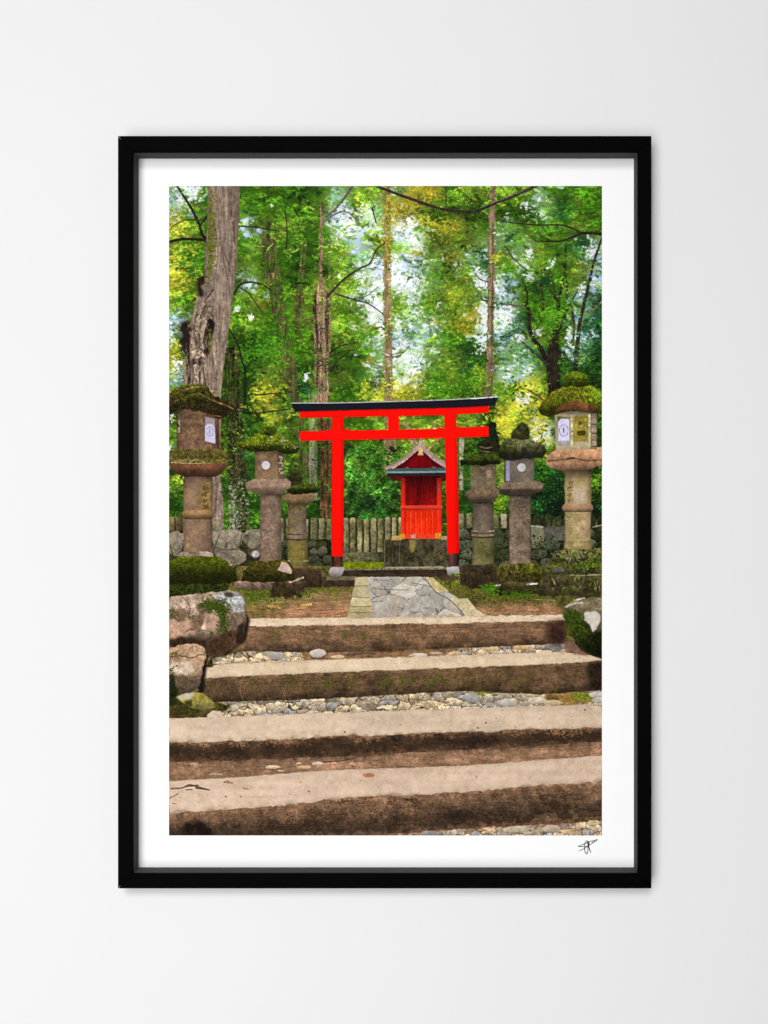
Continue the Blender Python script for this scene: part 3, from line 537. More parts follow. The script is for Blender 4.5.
# middle left (second)
l2 = kind('stone_lantern', 'mossy roofed stone lantern with a round white paper disc, left of the gate', GL)
shape([(236, 582), (276, 580.5), (278, 588), (262, 590), (238, 589)], c(112, 90, 76), l2, warp=.8, soft=.4, amp=.25, ygrad=[(579, 1.4), (583, 1.1), (588, .8), (598, .6)])
shape([(271, 582), (286, 580), (305, 577), (304, 588), (302, 596), (288, 598), (272, 595)], c(66, 51, 36), l2, warp=1.1, soft=.6, amp=.32, tint=c(52, 50, 20), ygrad=[(578, 1.25), (584, 1), (597, .7)]); stroke([(238, 582), (255, 581.6), (274, 582)], 1.8, c(162, 136, 124), l2); stroke([(290, 582), (303, 577.5)], 2, c(172, 150, 130), l2)
shape([(241, 582), (244, 570), (253, 561.5), (266, 559.5), (285, 560), (293, 566), (295, 580), (270, 583)], c(68, 62, 18), l2, warp=.5, soft=.4, amp=.3, kindn='moss', ygrad=[(560, 1.25), (568, 1), (576, .6), (583, .42)])
shape([(277.6, 570.5), (282, 562), (286.5, 563), (292, 570.5), (291, 574), (284, 572.5)], c(184, 158, 144), l2, warp=.3, soft=.3, amp=.12)
shape([(260.4, 493), (281, 493), (281.6, 560), (259.8, 561)], c(122, 100, 83), l2, warp=.2, soft=.3, amp=.16, xgrad=cylx(260, 281.6), ygrad=[(493, .55), (499, .92), (520, 1), (560, 1.02)], tint=c(148, 126, 100), tamp=.4, thr=.6)
for _ in range(70): dab(rnd.gauss(268, 3), rnd.gauss(537, 9), rnd.uniform(.5, 1.3), rnd.uniform(.4, 1), 1, c(176, 158, 136)*rnd.uniform(.8, 1.05), .5)
shape([(246, 484), (252, 479), (268, 477.6), (286, 478.5), (291, 482), (290.5, 488), (284, 494), (268, 495.5), (256, 494), (247, 490)], c(144, 118, 98), l2, warp=.35, soft=.3, amp=.16, ygrad=[(478, 1.12), (486, 1.02), (489, .72), (495, .5)])
shape([(255, 450), (283.6, 450), (284, 479), (255, 479)], c(124, 100, 72), l2, soft=.3, amp=.15, warp=.15, ygrad=[(450, .55), (456, .95), (479, 1.02)], xgrad=[(255, .85), (262, 1.05), (277, 1), (278.5, .72), (284, .7)])
for _ in range(24): dab(rnd.uniform(279, 283), rnd.uniform(456, 474), rnd.uniform(.5, 1.2), rnd.uniform(.6, 1.6), 1.4, c(176, 164, 150), .7)
shape(ellipse(265.8, 465.2, 5.2, 5.2), c(104, 88, 84), l2, soft=.3); shape(ellipse(265.8, 465.2, 4.3, 4.3), c(208, 198, 202), l2, soft=.3, amp=.05)
shape([(237.4, 444), (246, 440), (255, 434), (262, 431), (276, 432), (284, 437), (292, 444), (299, 448.5), (297, 453), (285, 453.5), (270, 450.5), (255, 452), (246, 450.5), (238.5, 447)], c(92, 106, 18), l2, warp=.45, soft=.3, amp=.28, kindn='moss', ygrad=[(431, .95), (438, 1.12), (443, .9), (446.5, .42), (453, .24)])
shape(ellipse(268.5, 431, 8.6, 4.6), c(70, 84, 16), l2, warp=.4, soft=.3, amp=.3, kindn='moss', ygrad=[(426, 1.2), (431, .95), (435.5, .6)])
for x, y, s_ in [(270.5, 440, 2), (284.5, 441.5, 2), (282, 440, 1.5), (271, 437, 1), (295, 447, 1.6)]: spray(x, y, s_, s_*.6, 10, [(196, 190, 168), (170, 166, 140)], .4, 1)
mosstop(lambda x: 440-.0*x+abs(x-268)*.18, 242, 294, 130, [(118, 130, 26), (72, 88, 14), (140, 142, 40)])

# tall left (first)
l1 = kind('stone_lantern', 'tall stone lantern with a cracked mossy cap, cut by the left edge of the print', GL)
shape([(169, 578), (228, 584), (228.5, 591), (200, 594), (169, 598)], c(42, 50, 12), l1, warp=.5, soft=.5, amp=.3, kindn='moss', ygrad=[(578, .5), (585, 1.1), (592, .9), (598, .5)])
shape([(169, 561), (180, 557), (197, 554.5), (215, 555.5), (228, 562), (235, 572), (237, 581), (222, 584.5), (169, 583)], c(60, 66, 10), l1, warp=.5, soft=.4, amp=.24, kindn='moss', ygrad=[(555, 1.4), (562, 1.1), (568, .8), (576, .5), (584, .42)])
mossy((172, 225, 557, 570), 240, [(88, 98, 12), (72, 80, 10), (104, 108, 20), (48, 54, 10)], .5)
shape([(176, 557), (180, 553), (186, 550.5), (206, 550.5), (212.5, 553), (214, 557), (196, 555.8)], c(156, 138, 118), l1, warp=.3, soft=.3, amp=.16)
shape([(183.4, 473), (212.4, 473), (212.4, 512), (212, 551), (183.4, 552)], c(128, 102, 82), l1, warp=.15, soft=.3, amp=.12, xgrad=cylx(183, 212.6, .66), ygrad=[(473, .5), (480, .86), (490, 1), (552, 1.04)], tint=c(140, 112, 72), tamp=.4)
shape([(200.5, 483), (211, 481), (211, 511), (200, 511)], c(136, 110, 62), None, soft=1.2, amp=.14); glyphs(201.5, 485, 8, 4, 6.4, c(52, 40, 28))
shape([(182, 512), (185, 510.4), (211, 510.4), (213.6, 512), (213.6, 517), (211, 519.4), (185, 519.4), (182, 517)], c(150, 114, 76), l1, soft=.3, amp=.1, ygrad=[(510, 1.12), (514, 1.02), (517, .7), (519.4, .45)], xgrad=cylx(182, 213.6))
shape([(169.6, 460), (227.4, 460), (227, 467), (221, 474), (214, 477), (186, 477), (176, 474), (170, 468)], c(108, 70, 48), l1, warp=.3, soft=.3, amp=.18, ygrad=[(460, 1), (466, 1.05), (471, .7), (477, .4)], xgrad=cylx(169, 228))
shape([(170, 452), (176, 448), (220, 447.5), (226, 452), (227.6, 456), (227.4, 463), (200, 463.6), (170, 463)], c(96, 86, 36), l1, warp=.35, soft=.3, amp=.24, kindn='moss', tint=c(124, 108, 66), tamp=.6, ygrad=[(447, 1.1), (453, .95), (457, .8), (460, 1.05), (463, 1.1)]); stroke([(171, 462.4), (190, 463.4), (212, 463)], .8, c(172, 158, 120), al=.7)
shape([(177, 407), (221, 407), (221, 449), (176.5, 449)], c(118, 88, 66), l1, soft=.3, amp=.2, warp=.2, kindn='stone', ygrad=[(407, .55), (415, .9), (449, 1)], xgrad=[(177, .72), (181, .95), (190, 1.04), (203, .95), (205, .9), (216, .8), (218.5, .6), (219.5, 1.15), (221, 1)], tint=c(128, 108, 78), tamp=.4)
shape([(205, 416.5), (214.6, 419), (215.4, 443.6), (205, 441)], c(154, 142, 142), l1, soft=.3, amp=.08); shape([(205, 426), (208, 423.6), (212.5, 424.4), (214.8, 428), (215.2, 443.4), (205, 441)], c(198, 192, 216), l1, soft=.4, amp=.05)
pts = ellipse(209.8, 431.5, 3.5, 4.6); stroke(pts+[pts[0]], .8, c(150, 142, 186), al=.8); stroke([(209.8, 429.4), (209.6, 433.6)], 1.4, c(160, 156, 190), al=.7)
shape([(178, 420), (180, 419), (180, 432), (178, 434)], c(150, 140, 120), None, soft=.5); stroke([(177, 424), (178.5, 426)], 2, c(48, 36, 28))
shape([(169, 394), (177, 387.5), (184, 384), (200, 384), (207, 386), (214, 392), (222, 400), (228, 402), (233.6, 407.5), (231, 412), (226, 417), (219, 419), (207, 413), (190, 409), (178, 409), (172, 414.5), (169, 415)], c(74, 62, 28), l1, warp=.4, soft=.3, amp=.32, kindn='moss', tint=c(58, 60, 14), tamp=.7, thr=.2, ygrad=[(384, 1.4), (388, 1.05), (396, .9), (402, .72), (408, .55), (418, .42)])
for p, w, col in [([(178, 392), (192, 387.5), (206, 387)], 1.6, (120, 104, 62)), ([(172, 403), (184, 397), (197, 393), (210, 399), (222, 404)], 1.4, (104, 92, 48)), ([(180, 398), (190, 394), (200, 391)], 1.2, (40, 32, 14)), ([(198, 400), (212, 404), (226, 409)], 2, (34, 26, 14)), ([(176, 405), (200, 402)], 1.4, (36, 28, 14)), ([(216, 402), (226, 405), (233, 409)], 1.4, (138, 96, 52)), ([(184, 412), (206, 414), (222, 417)], 1.4, (112, 74, 50)), ([(210, 390), (216, 396)], 2.2, (150, 122, 96))]:
    stroke(p, w, c(*col), al=.75, amp=.25)

# right small (fourth): directly right of the right pillar
r1 = kind('stone_lantern', 'shaded stone lantern with dark stacked finial, directly right of the gate pillar', GL)
shape([(459, 567), (470, 564), (497, 565), (497, 588), (470, 589), (459, 585)], c(66, 52, 36), r1, warp=.5, soft=.4, amp=.26, tint=c(52, 58, 16), ygrad=[(564, 1.2), (570, 1), (588, .7)])
shape([(472.8, 502), (493.4, 502), (493.6, 564), (472.4, 565)], c(110, 96, 80), r1, warp=.15, soft=.3, amp=.14, xgrad=cylx(472.6, 493.6), ygrad=[(502, .55), (508, .9), (530, 1), (564, .95)])
shape([(472.6, 538), (493.4, 538), (493.6, 564), (472.4, 565)], c(112, 102, 66), None, soft=1, amp=.16, tint=c(96, 98, 50), xgrad=cylx(472.6, 493.6))
for y, col, w in ((531, (132, 116, 92), 1.4), (533, (74, 62, 44), 1), (535, (128, 112, 86), 1.2), (537.2, (60, 50, 34), 1.4)): stroke([(472, y), (483, y+.4), (494, y)], w, c(*col), r1)
shape([(464, 494.5), (470, 489.5), (484, 488), (499, 489), (499, 497), (494, 501), (480, 503.6), (469, 501)], c(122, 100, 76), r1, warp=.4, soft=.3, amp=.18, ygrad=[(488, 1.1), (495, .95), (499, .6), (503, .35)])
shape([(470.6, 463), (496.6, 462), (496, 489.4), (471, 489.4)], c(108, 94, 74), r1, warp=.2, soft=.3, amp=.18, ygrad=[(462, .55), (468, .95), (489, 1.02)], tint=c(90, 88, 44)); shape([(486.5, 470), (491.5, 470), (491.5, 478), (486.5, 478)], c(138, 122, 104), None, soft=.8)
shape([(459.5, 461), (466, 457), (478, 454), (486, 451), (499, 450.5), (500, 464), (480, 465.5), (461, 465)], c(62, 76, 18), r1, warp=.5, soft=.35, amp=.28, kindn='moss', ygrad=[(450, .7), (456, 1.05), (459, .8), (462, .35), (466, .25)])
shape([(480, 449), (479, 444), (484, 440), (490, 437), (495, 432), (499, 437), (499, 452), (484, 452.6)], c(36, 36, 22), r1, warp=.5, soft=.35, amp=.35); stroke([(480, 446.5), (486, 448), (492, 447)], 1.6, c(84, 76, 52), r1); stroke([(481, 451), (489, 452)], 1.3, c(92, 84, 58), r1)
shape([(487, 424), (494, 422), (496.5, 430), (497, 440), (489, 442), (486, 432)], c(20, 34, 18), r1, warp=.8, soft=.5, amp=.4)

# right middle (fifth)
r2 = kind('stone_lantern', 'square post stone lantern with a round white disc, between its two right neighbours', GL)
shape([(497, 572), (503, 565), (516, 562), (535, 562), (545, 568), (546, 582), (520, 584), (497, 583)], c(76, 78, 22), r2, warp=.8, soft=.5, amp=.3, kindn='moss', tint=c(104, 86, 46), tamp=.5, ygrad=[(562, 1.15), (570, 1), (577, .62), (584, .45)])
shape([(486, 584), (498, 582), (541, 582), (541, 594), (500, 596), (487, 593)], c(56, 48, 26), r2, warp=.6, soft=.5, amp=.3, ygrad=[(582, 1.4), (586, 1), (594, .7)]); stroke([(527, 584.4), (537, 583.6)], 1.8, c(196, 188, 170), r2); stroke([(495.5, 585.6), (500, 585)], 1.6, c(206, 198, 184), r2)
mossy((482, 498, 584, 594), 160, [(74, 124, 14), (60, 104, 12), (96, 140, 24)]); mossy((500, 540, 590, 599), 200, [(70, 104, 12), (54, 84, 12)])
shape([(509.4, 495), (530.6, 495), (531, 563), (509, 564)], c(114, 96, 80), r2, warp=.2, soft=.3, amp=.18, xgrad=[(509, .86), (512, 1.05), (522, 1), (530, .86), (531, .6)], ygrad=[(495, .5), (500, .9), (515, 1), (563, 1.02)], tint=c(136, 116, 92), tamp=.4, thr=.7)
glyphs(514, 499, 13, 2, 6.4, c(56, 44, 34), .4)
shape([(498.6, 489), (503, 482.4), (520, 481), (540, 480.6), (543.6, 484.5), (542, 490), (532, 495.6), (508, 496.6), (500, 493)], c(120, 100, 82), r2, warp=.35, soft=.3, amp=.18, ygrad=[(481, 1.12), (488, 1), (490, .55), (496, .4)])
shape([(505, 457), (534, 457), (534, 482), (505, 482.4)], c(112, 100, 88), r2, soft=.3, amp=.13, warp=.15, ygrad=[(457, .6), (462, .95), (482, 1)]); shape([(506, 461), (509.6, 461), (509.6, 481), (506, 481)], c(142, 140, 172), None, soft=.4, amp=.08); stroke([(505, 460), (505, 482)], 1.2, c(56, 48, 44))
shape(ellipse(521.6, 467.4, 5, 5), c(92, 84, 80), r2, soft=.3); shape(ellipse(521.6, 467.4, 4.3, 4.3), c(194, 188, 190), r2, soft=.3, amp=.05)
shape([(497.4, 452), (501, 446), (507, 439.5), (520, 437), (536, 441), (545, 445.5), (547, 452), (541, 458), (521, 459.6), (505, 460.5), (498.6, 458)], c(104, 98, 72), r2, warp=.5, soft=.35, amp=.3, tint=c(64, 72, 22), tamp=.8, thr=.1, ygrad=[(437, 1.15), (445, 1), (449, .7), (453, .4), (460, .25)])
shape([(511.6, 438), (512, 433), (517, 427), (522, 422.5), (527, 426), (530, 433), (530, 438.6), (520, 439)], c(68, 70, 32), r2, warp=.6, soft=.4, amp=.35, tint=c(40, 38, 24), ygrad=[(423, .9), (432, 1), (438, .6)])
mosstop(lambda x: 440+abs(x-520)*.12, 502, 542, 120, [(150, 146, 118), (120, 118, 88), (84, 92, 36), (60, 66, 22)], s=(.4, 1.1))

# right tall (sixth)
r3 = kind('stone_lantern', 'tall pale stone lantern with a bright moss roof, cut by the right edge of the print', GL)
shape([(539, 580), (545, 576), (602, 574), (602, 597), (539, 596)], c(78, 66, 44), r3, warp=.6, soft=.5, amp=.32, tint=c(66, 78, 20), ygrad=[(574, 1.1), (580, 1), (597, .62)]); stroke([(568, 574.6), (585, 575), (602, 574.4)], 1.4, c(172, 158, 128), r3)
shape([(545, 575), (547, 562), (556, 554), (565, 549), (592, 547.5), (602, 549), (602, 574), (570, 575)], c(88, 92, 34), r3, warp=.7, soft=.5, amp=.3, kindn='moss', tint=c(84, 74, 52), tamp=.75, thr=.1, ygrad=[(548, 1.15), (557, 1.05), (560, .6), (566, .95), (574, .6)])
for _ in range(110): dab(rnd.gauss(576, 10), rnd.gauss(555, 3.4), rnd.uniform(.5, 1.4), rnd.uniform(.4, 1), 0, c(*rnd.choice([(152, 152, 116), (126, 134, 70), (104, 120, 30), (170, 166, 140)])), .6)
shape([(552, 568), (562, 566.5), (565, 571), (553, 572.5)], c(104, 102, 90), None, soft=.8); mossy((575, 600, 560, 570), 120, [(96, 124, 20), (120, 140, 50), (70, 92, 16)])
for _ in range(34):
    x = rnd.uniform(545, 600); y = rnd.uniform(578, 592); stroke([(x, y), (x+rnd.uniform(-3, 3), y-rnd.uniform(2, 5))], .8, c(*rnd.choice([(104, 132, 44), (70, 96, 24), (140, 150, 80)])), al=.8)
shape([(564.6, 469), (591.4, 469), (591, 541), (592, 549), (563.6, 549), (565, 541)], c(170, 144, 108), r3, warp=.15, soft=.3, amp=.11, xgrad=[(564, .78), (567, .98), (577, 1.06), (587, .98), (591.5, .72)], ygrad=[(469, .38), (474, .6), (480, .88), (490, 1), (540, 1), (542, .84), (545, .98), (549, .86)], tint=c(158, 146, 84), tamp=.45)
shape([(573, 487), (586, 486), (586, 504), (574, 504)], c(188, 168, 140), None, soft=1.6, amp=.1)
glyphs(567, 480, 6.6, 4, 6, c(72, 56, 38), .42)
shape([(562.4, 506), (564.5, 504), (591, 504), (593.4, 506), (593.4, 509.6), (591, 512), (565, 512), (562.4, 510)], c(166, 132, 98), r3, soft=.3, amp=.1, ygrad=[(504, 1.12), (508, 1.02), (510, .78), (512, .5)], xgrad=cylx(562, 593.6, .8))
shape([(545, 460), (548, 455), (556, 450), (580, 446.6), (602, 447), (602, 466), (590, 469.5), (562, 471.6), (551, 468.4), (546, 464.5)], c(188, 138, 102), r3, warp=.35, soft=.3, amp=.14, tint=c(170, 140, 104), tamp=.5, ygrad=[(447, 1.1), (456, 1.02), (460, .84), (463, .92), (468, .68), (471, .45)], off=41)
stroke([(548, 461), (565, 459.4), (572, 458), (586, 460.4), (602, 460)], 1.2, c(92, 56, 40), al=.8, amp=.3); stroke([(568, 458.6), (574, 457.8)], 2, c(70, 46, 30), al=.7)
shape([(554.4, 411), (597, 411), (597, 449), (556, 450)], c(178, 164, 128), r3, soft=.3, amp=.09, warp=.15, ygrad=[(411, .5), (416, .9), (446, 1), (449, .95)], xgrad=[(554, .8), (557, 1), (590, 1), (591.6, .7), (592.4, .84), (597, .72)])
shape([(557.4, 416), (570, 417), (570, 441), (557.8, 443)], c(120, 112, 70), None, soft=.3); shape([(558, 422), (561, 418.6), (569.4, 419), (569.6, 441.6), (558.4, 443)], c(218, 212, 236), r3, soft=.35, amp=.04); shape([(558.6, 441), (569.6, 440.4), (570, 444.6), (558, 446)], c(150, 146, 150), None, soft=.3)
pts = ellipse(563.9, 430.4, 4.4, 5.6); stroke(pts+[pts[0]], .9, c(148, 138, 190), al=.85); stroke([(563.7, 428.4), (563.7, 432)], 1.5, c(88, 88, 110), al=.9); pts = ellipse(563.9, 430.6, 2.2, 3); stroke(pts+[pts[0]], .6, c(176, 170, 206), al=.7)
shape([(573.6, 416), (588, 415.4), (588, 441), (573.6, 442)], c(146, 130, 52), None, soft=.4, amp=.2, tint=c(110, 98, 40))
shape(ellipse(582, 433, 4.4, 3, 12, 0, .2), c(70, 56, 22), None, smooth=True, soft=.5); shape(ellipse(580, 423, 2, 2.4, 12, 0, .2), c(86, 70, 24), None, smooth=True, soft=.5); stroke([(576, 425), (585, 428), (587, 436)], 1, c(186, 168, 80), al=.7); stroke([(585, 419), (586, 428)], 1.2, c(176, 156, 60), al=.7)
stroke([(571.8, 416), (571.8, 446)], 2.4, c(196, 184, 146), al=.8); stroke([(589.4, 415), (589.6, 446)], 2, c(196, 184, 140), al=.8)
for y in (421, 430, 437, 443): shape(ellipse(594, y, 2.2, 2.8), c(172, 140, 126), None, soft=.5); stroke([(592.5, y+3), (596, y+3.4)], 1.2, c(70, 56, 40), al=.8)
shape([(538, 409), (541, 403.5), (549, 395), (556, 389.5), (565, 386), (588, 385), (598, 388), (603, 392), (603, 414.5), (590, 413.4), (575, 409.6), (562, 412), (550, 416.5), (541, 415)], c(104, 112, 20), r3, warp=.45, soft=.35, amp=.26, kindn='moss', tint=c(92, 84, 22), tamp=.5, ygrad=[(385, 1.15), (393, 1.05), (400, .88), (405, .7), (411, .42), (416, .32)])
shape([(553, 412), (562, 405), (572, 401.6), (584, 404), (596, 408), (600, 413), (588, 413), (575, 409.4), (563, 411.8)], c(122, 76, 46), r3, warp=.5, soft=.8, amp=.25, ygrad=[(402, 1.1), (408, .8), (413, .5)])
mosstop(lambda x: 388+max(abs(x-577)-12, 0)*.72, 545, 602, 330, [(128, 136, 24), (104, 116, 18), (84, 92, 18), (140, 128, 40), (60, 68, 14)], s=(.5, 1.4)); mossy((588, 602, 389, 400), 120, [(124, 170, 24), (104, 150, 20), (150, 180, 50)])
shape([(562, 386), (563, 377), (568, 372.6), (576, 371.4), (584, 373), (589, 378), (588.6, 386), (576, 386.6)], c(86, 104, 18), r3, warp=.4, soft=.3, amp=.28, kindn='moss', ygrad=[(371, 1.25), (376, 1.1), (380, .7), (386, .4)]); mossy((565, 586, 372, 378), 70, [(120, 140, 30), (90, 112, 18)])

# ---- the gate --------------------------------------------------------------------------
to = kind('torii_gate', 'bright red torii gate with a black top beam')
red = c(252, 12, 4)
def R(pts, g=None, yg=None, col=red): shape(pts, col, to, kindn='bark', amp=.018, xgrad=g, ygrad=yg, soft=.18)
lp = [(331, .84), (333.5, .97), (336, 1), (340, .98), (342.6, .88), (344, .72)]; rp = [(444, .88), (447, .98), (450, 1), (454, .97), (457, .86), (459, .7)]
R([(332.2, 414), (343.8, 414), (344, 490), (342.6, 557), (332, 557), (331.6, 490)], lp); R([(444.2, 412), (456, 412), (458.4, 490), (459.2, 554), (447.6, 555), (446, 490)], rp)
R([(388, 414), (399, 413.6), (399, 431), (388, 431)], None, [(414, .93), (419, 1), (431, 1)])
R([(300.4, 431.4), (375, 430), (443, 428.8), (488.6, 426.2), (488.6, 436.6), (443, 438), (375, 439.2), (300.4, 441)], None, [(426, 1), (436, 1), (441, .93)])
for x0, x1, y in ((327, 333, 429.6), (344, 350, 429.3), (437, 444, 427.6), (456, 461, 426.6)): R([(x0, y+1), (x0+1, y), (x1, y), (x1, y+4), (x0, y+4)])
R([(299.6, 408), (375, 406), (443, 404), (488.6, 402), (488.6, 412.8), (443, 415), (375, 416.4), (300, 418)], None, [(404, 1), (414, .99), (418, .9)])
stroke([(296, 411.8), (340, 410.8), (391, 409.4), (440, 408.2), (490, 405.8)], 1.4, c(150, 8, 6), al=.5, soft=.8)
stroke([(344.5, 441.2), (375, 440), (443.6, 438.6)], .7, c(120, 8, 6), al=.6); stroke([(344.5, 418), (388, 416.8)], .6, c(140, 8, 6), al=.5); stroke([(399, 416.3), (444, 415.2)], .6, c(140, 8, 6), al=.5)
shape([(291.2, 403), (340, 402.8), (391, 401.4), (440, 399.9), (470, 398.4), (498, 396.4), (497, 400), (495, 405.4), (465, 407.4), (440, 408), (375, 409.4), (340, 410.4), (295, 411.6), (293.4, 408.4)], c(24, 24, 33), to, soft=.25, amp=.08, kindn='flat')
stroke([(291.4, 403.1), (340, 402.8), (391, 401.5), (440, 400), (470, 398.5), (498, 396.6)], 1.1, c(172, 166, 162), to, soft=.3, amp=.05); stroke([(470, 398.8), (484, 397.9), (498, 396.8)], .9, c(206, 202, 206), to, soft=.3)
shape([(332, 556.5), (342.6, 556.5), (342.2, 568), (332.2, 568)], c(84, 42, 34), to, soft=.35, amp=.2, kindn='bark', xgrad=[(332, .4), (336, 1.1), (340, 1), (342.5, .6)]); shape([(447.8, 553.6), (459, 553.4), (459, 567), (448.4, 567)], c(78, 48, 42), to, soft=.35, amp=.2, kindn='bark', xgrad=[(448, .9), (452, 1.1), (456, .7), (459, .3)])
tb = kind('torii_base', 'rounded pale stone footing under a gate pillar', 'footings of the gate')
shape([(329, 571), (331, 567.5), (336, 566.8), (343.6, 567.4), (344, 570), (341, 575.6), (334, 577), (329.6, 575)], c(172, 160, 158), tb, smooth=True, soft=.3, amp=.1, ygrad=[(567, 1.1), (572, .96), (577, .6)])
tb2 = kind('torii_base', 'squared pale stone footing under a gate pillar', 'footings of the gate')
shape([(446.6, 567), (458.6, 566.2), (459.4, 573.4), (447.6, 574.6)], c(166, 164, 160), tb2, warp=.2, soft=.3, amp=.1, ygrad=[(566, 1.08), (570, .98), (574.5, .7)])

# ---- the four long steps -------------------------------------------------------------
GS = 'stone steps'
earth = kind('ground', 'packed brown earth between the stone steps')
shape([(169, 640), (602, 640), (602, 836), (169, 836)], c(116, 90, 66), earth, kindn='horiz', amp=.18, tint=c(82, 68, 36), thr=.6)
PEB = [(158, 155, 150), (170, 161, 147), (190, 172, 142), (198, 182, 154), (152, 152, 152), (206, 188, 156), (164, 152, 132), (176, 168, 152), (184, 166, 138), (170, 158, 136)]
cob = kind('cobblestones', 'irregular grey and cream cobblestones laid between the steps')
def pebble(x, y, rx, ry, col, pid=cob, th=0.):
    shape(ellipse(x, y, rx, ry, 9, th, .14), c(*col)*rnd.uniform(.92, 1.06), pid, smooth=True, soft=.3, amp=.1, tint=c(170, 158, 138), tamp=.3, ygrad=[(y-ry, 1.1), (y, 1.0), (y+ry*.6, .92), (y+ry, .62)])
def cobbles(fy0, fy1, x0, x1, step, asp, crev=(88, 80, 56)):
    xs = np.linspace(x0, x1, 40)
    r, a = cover([(x, fy0(x)) for x in xs]+[(x, fy1(x)) for x in xs[::-1]], False, .5, .4)
    crazy(r, a, step, asp, PEB, step*.06, crev, cob, amp=.12, jit=.6)
    for _ in range(int((x1-x0)*.22)):
        x = rnd.uniform(x0, x1); y = rnd.uniform(fy0(x), fy1(x))
        spray(x, y, 2.2, .6, 9, [crev, (118, 92, 66), (96, 92, 44), (132, 108, 80)], .4, 1.3, .55)
L = lambda *t: (lambda x: float(np.interp(x, [p[0] for p in t], [p[1] for p in t])))

# strip 1
shape([(204, 660), (246, 648), (566, 641), (570, 655), (319, 662), (206, 668)], c(142, 110, 82), earth, kindn='horiz', amp=.18, warp=.6, soft=.6, tint=c(104, 84, 50))
shape([(204, 668), (214, 656), (246, 648), (262, 652), (225, 664)], c(66, 60, 26), earth, warp=.8, soft=.8, amp=.3)
for xa, xb, st in ((213, 302, 10), (446, 566, 11)):
    fa = (lambda x: float(np.interp(x, [213, 246, 302], [659, 650.5, 649.4]))) if xa < 300 else (lambda x: float(np.interp(x, [446, 480, 566], [652, 645.4, 643.2])))
    fb = (lambda x: float(np.interp(x, [213, 302], [664.4, 660.6]))) if xa < 300 else (lambda x: float(np.interp(x, [446, 566], [655.6, 652.4])))
    cobbles(fa, fb, xa, xb, st, 1.75, (104, 84, 58))
for (x, y, rx, ry, col) in [(338, 657, 7, 2, (196, 174, 144)), (418, 655, 9, 2, (200, 190, 176)), (436, 653.4, 6, 1.6, (176, 156, 148)), (455, 653.6, 7, 1.8, (200, 168, 132)), (490, 648, 9, 3.2, (208, 184, 138)), (521, 647.4, 8, 2.8, (212, 182, 120)), (275.6, 656, 8, 4, (164, 164, 158))]:
    pebble(x, y, rx, ry, col)
shape([(346, 656), (352, 650), (364, 648), (374, 650), (377, 653), (362, 652.6)], c(152, 128, 98), cob, smooth=True, soft=.4, amp=.15, ygrad=[(648, 1.1), (655, .6)]); stroke([(353, 655), (364, 653), (376, 654)], 1.4, c(70, 50, 36), al=.7)
egg = kind('pebble', 'egg shaped pale pebble lying alone on the second step')
# strip 2
c2a = L((169, 700), (205, 703), (310, 698), (460, 691), (550, 693), (602, 690)); c2b = L((169, 718), (319, 713.6), (460, 709), (602, 704.5))
cobbles(lambda x: c2a(x)-1, lambda x: c2b(x)+.8, 202, 604, 14.5, 1.95)
shape([(169, 690), (206, 700), (232, 706), (215, 717), (169, 719)], c(62, 54, 24), earth, warp=.8, soft=.8, amp=.35, tint=c(52, 62, 16)); shape([(545, 694), (590, 690), (600, 700), (560, 708), (545, 700)], c(138, 108, 58), earth, warp=.6, soft=1, amp=.25)
mossy((570, 592, 692, 700), 200, [(110, 130, 26), (90, 116, 18), (134, 146, 50)]); mossy((472, 494, 690, 696), 150, [(122, 128, 34), (98, 110, 24), (146, 140, 50)])
for (x, y, rx, ry, col) in [(531, 693.4, 10, 3.4, (206, 186, 146)), (537, 700, 8.4, 3.8, (196, 190, 172)), (554, 702.6, 9, 3, (208, 186, 148)), (507, 703.4, 11, 3.8, (164, 166, 160)), (473, 698.5, 7, 5, (156, 158, 156)), (588, 690, 6, 2, (176, 168, 150)), (596, 695, 7, 3.4, (196, 196, 194)), (599, 700.4, 6, 2.6, (206, 200, 188)), (525, 704, 6, 2, (180, 170, 150))]:
    pebble(x, y, rx, ry, col)

def face(top, bot, x0, x1, base, pid, tab, tint=None, amp=.11, thr=.3, tamp=.6, warp=.22, wob=0.):
    """a front or top face between two lines; tab gives its ink from the upper line (0) to the lower (1)"""
    n = 130; xs = np.linspace(x0, x1, n); k0 = rnd.randrange(500); top0, bot0 = top, bot
    wv = lambda x, q: float(.55*N12[(k0+q) % H, int(min(max((x-X0)*S, 0), W-1))]+.45*N4[(k0+q) % H, int(min(max((x-X0)*S, 0), W-1))])*wob
    if wob: bot = lambda x: bot0(x)+wv(x, 0)  # worn arris
    pts = [(x, top(x)) for x in xs]+[(x, bot(x)) for x in xs[::-1]]
    r, a = cover(pts, False, warp, .25)
    off = rnd.randrange(1000); gx, gy = grid(r)
    tt = np.interp(gx[0], xs, [top(x) for x in xs]); bb = np.interp(gx[0], xs, [bot(x) for x in xs])
    v = (gy-tt[None])/(bb-tt)[None]
    rough = amp > .06
    v = v+(.07*sl(N4, r, off+5)+.05*sl(N12, r, off+2))*(1 if rough else .4)
    col = tex(r, base, amp, off, 'moss' if rough else 'flat', tint, tamp, thr)
    if rough:
        # chisel grooves in the split stone
        col = col*(1+.05*sl(NH, r, off+9)[..., None]+.07*sl(N12, r, off+1)[..., None])
    col = col*np.interp(v, [t[0] for t in tab], [t[1] for t in tab]).astype(np.float32)[..., None]
    put(r, a, col, pid); return r

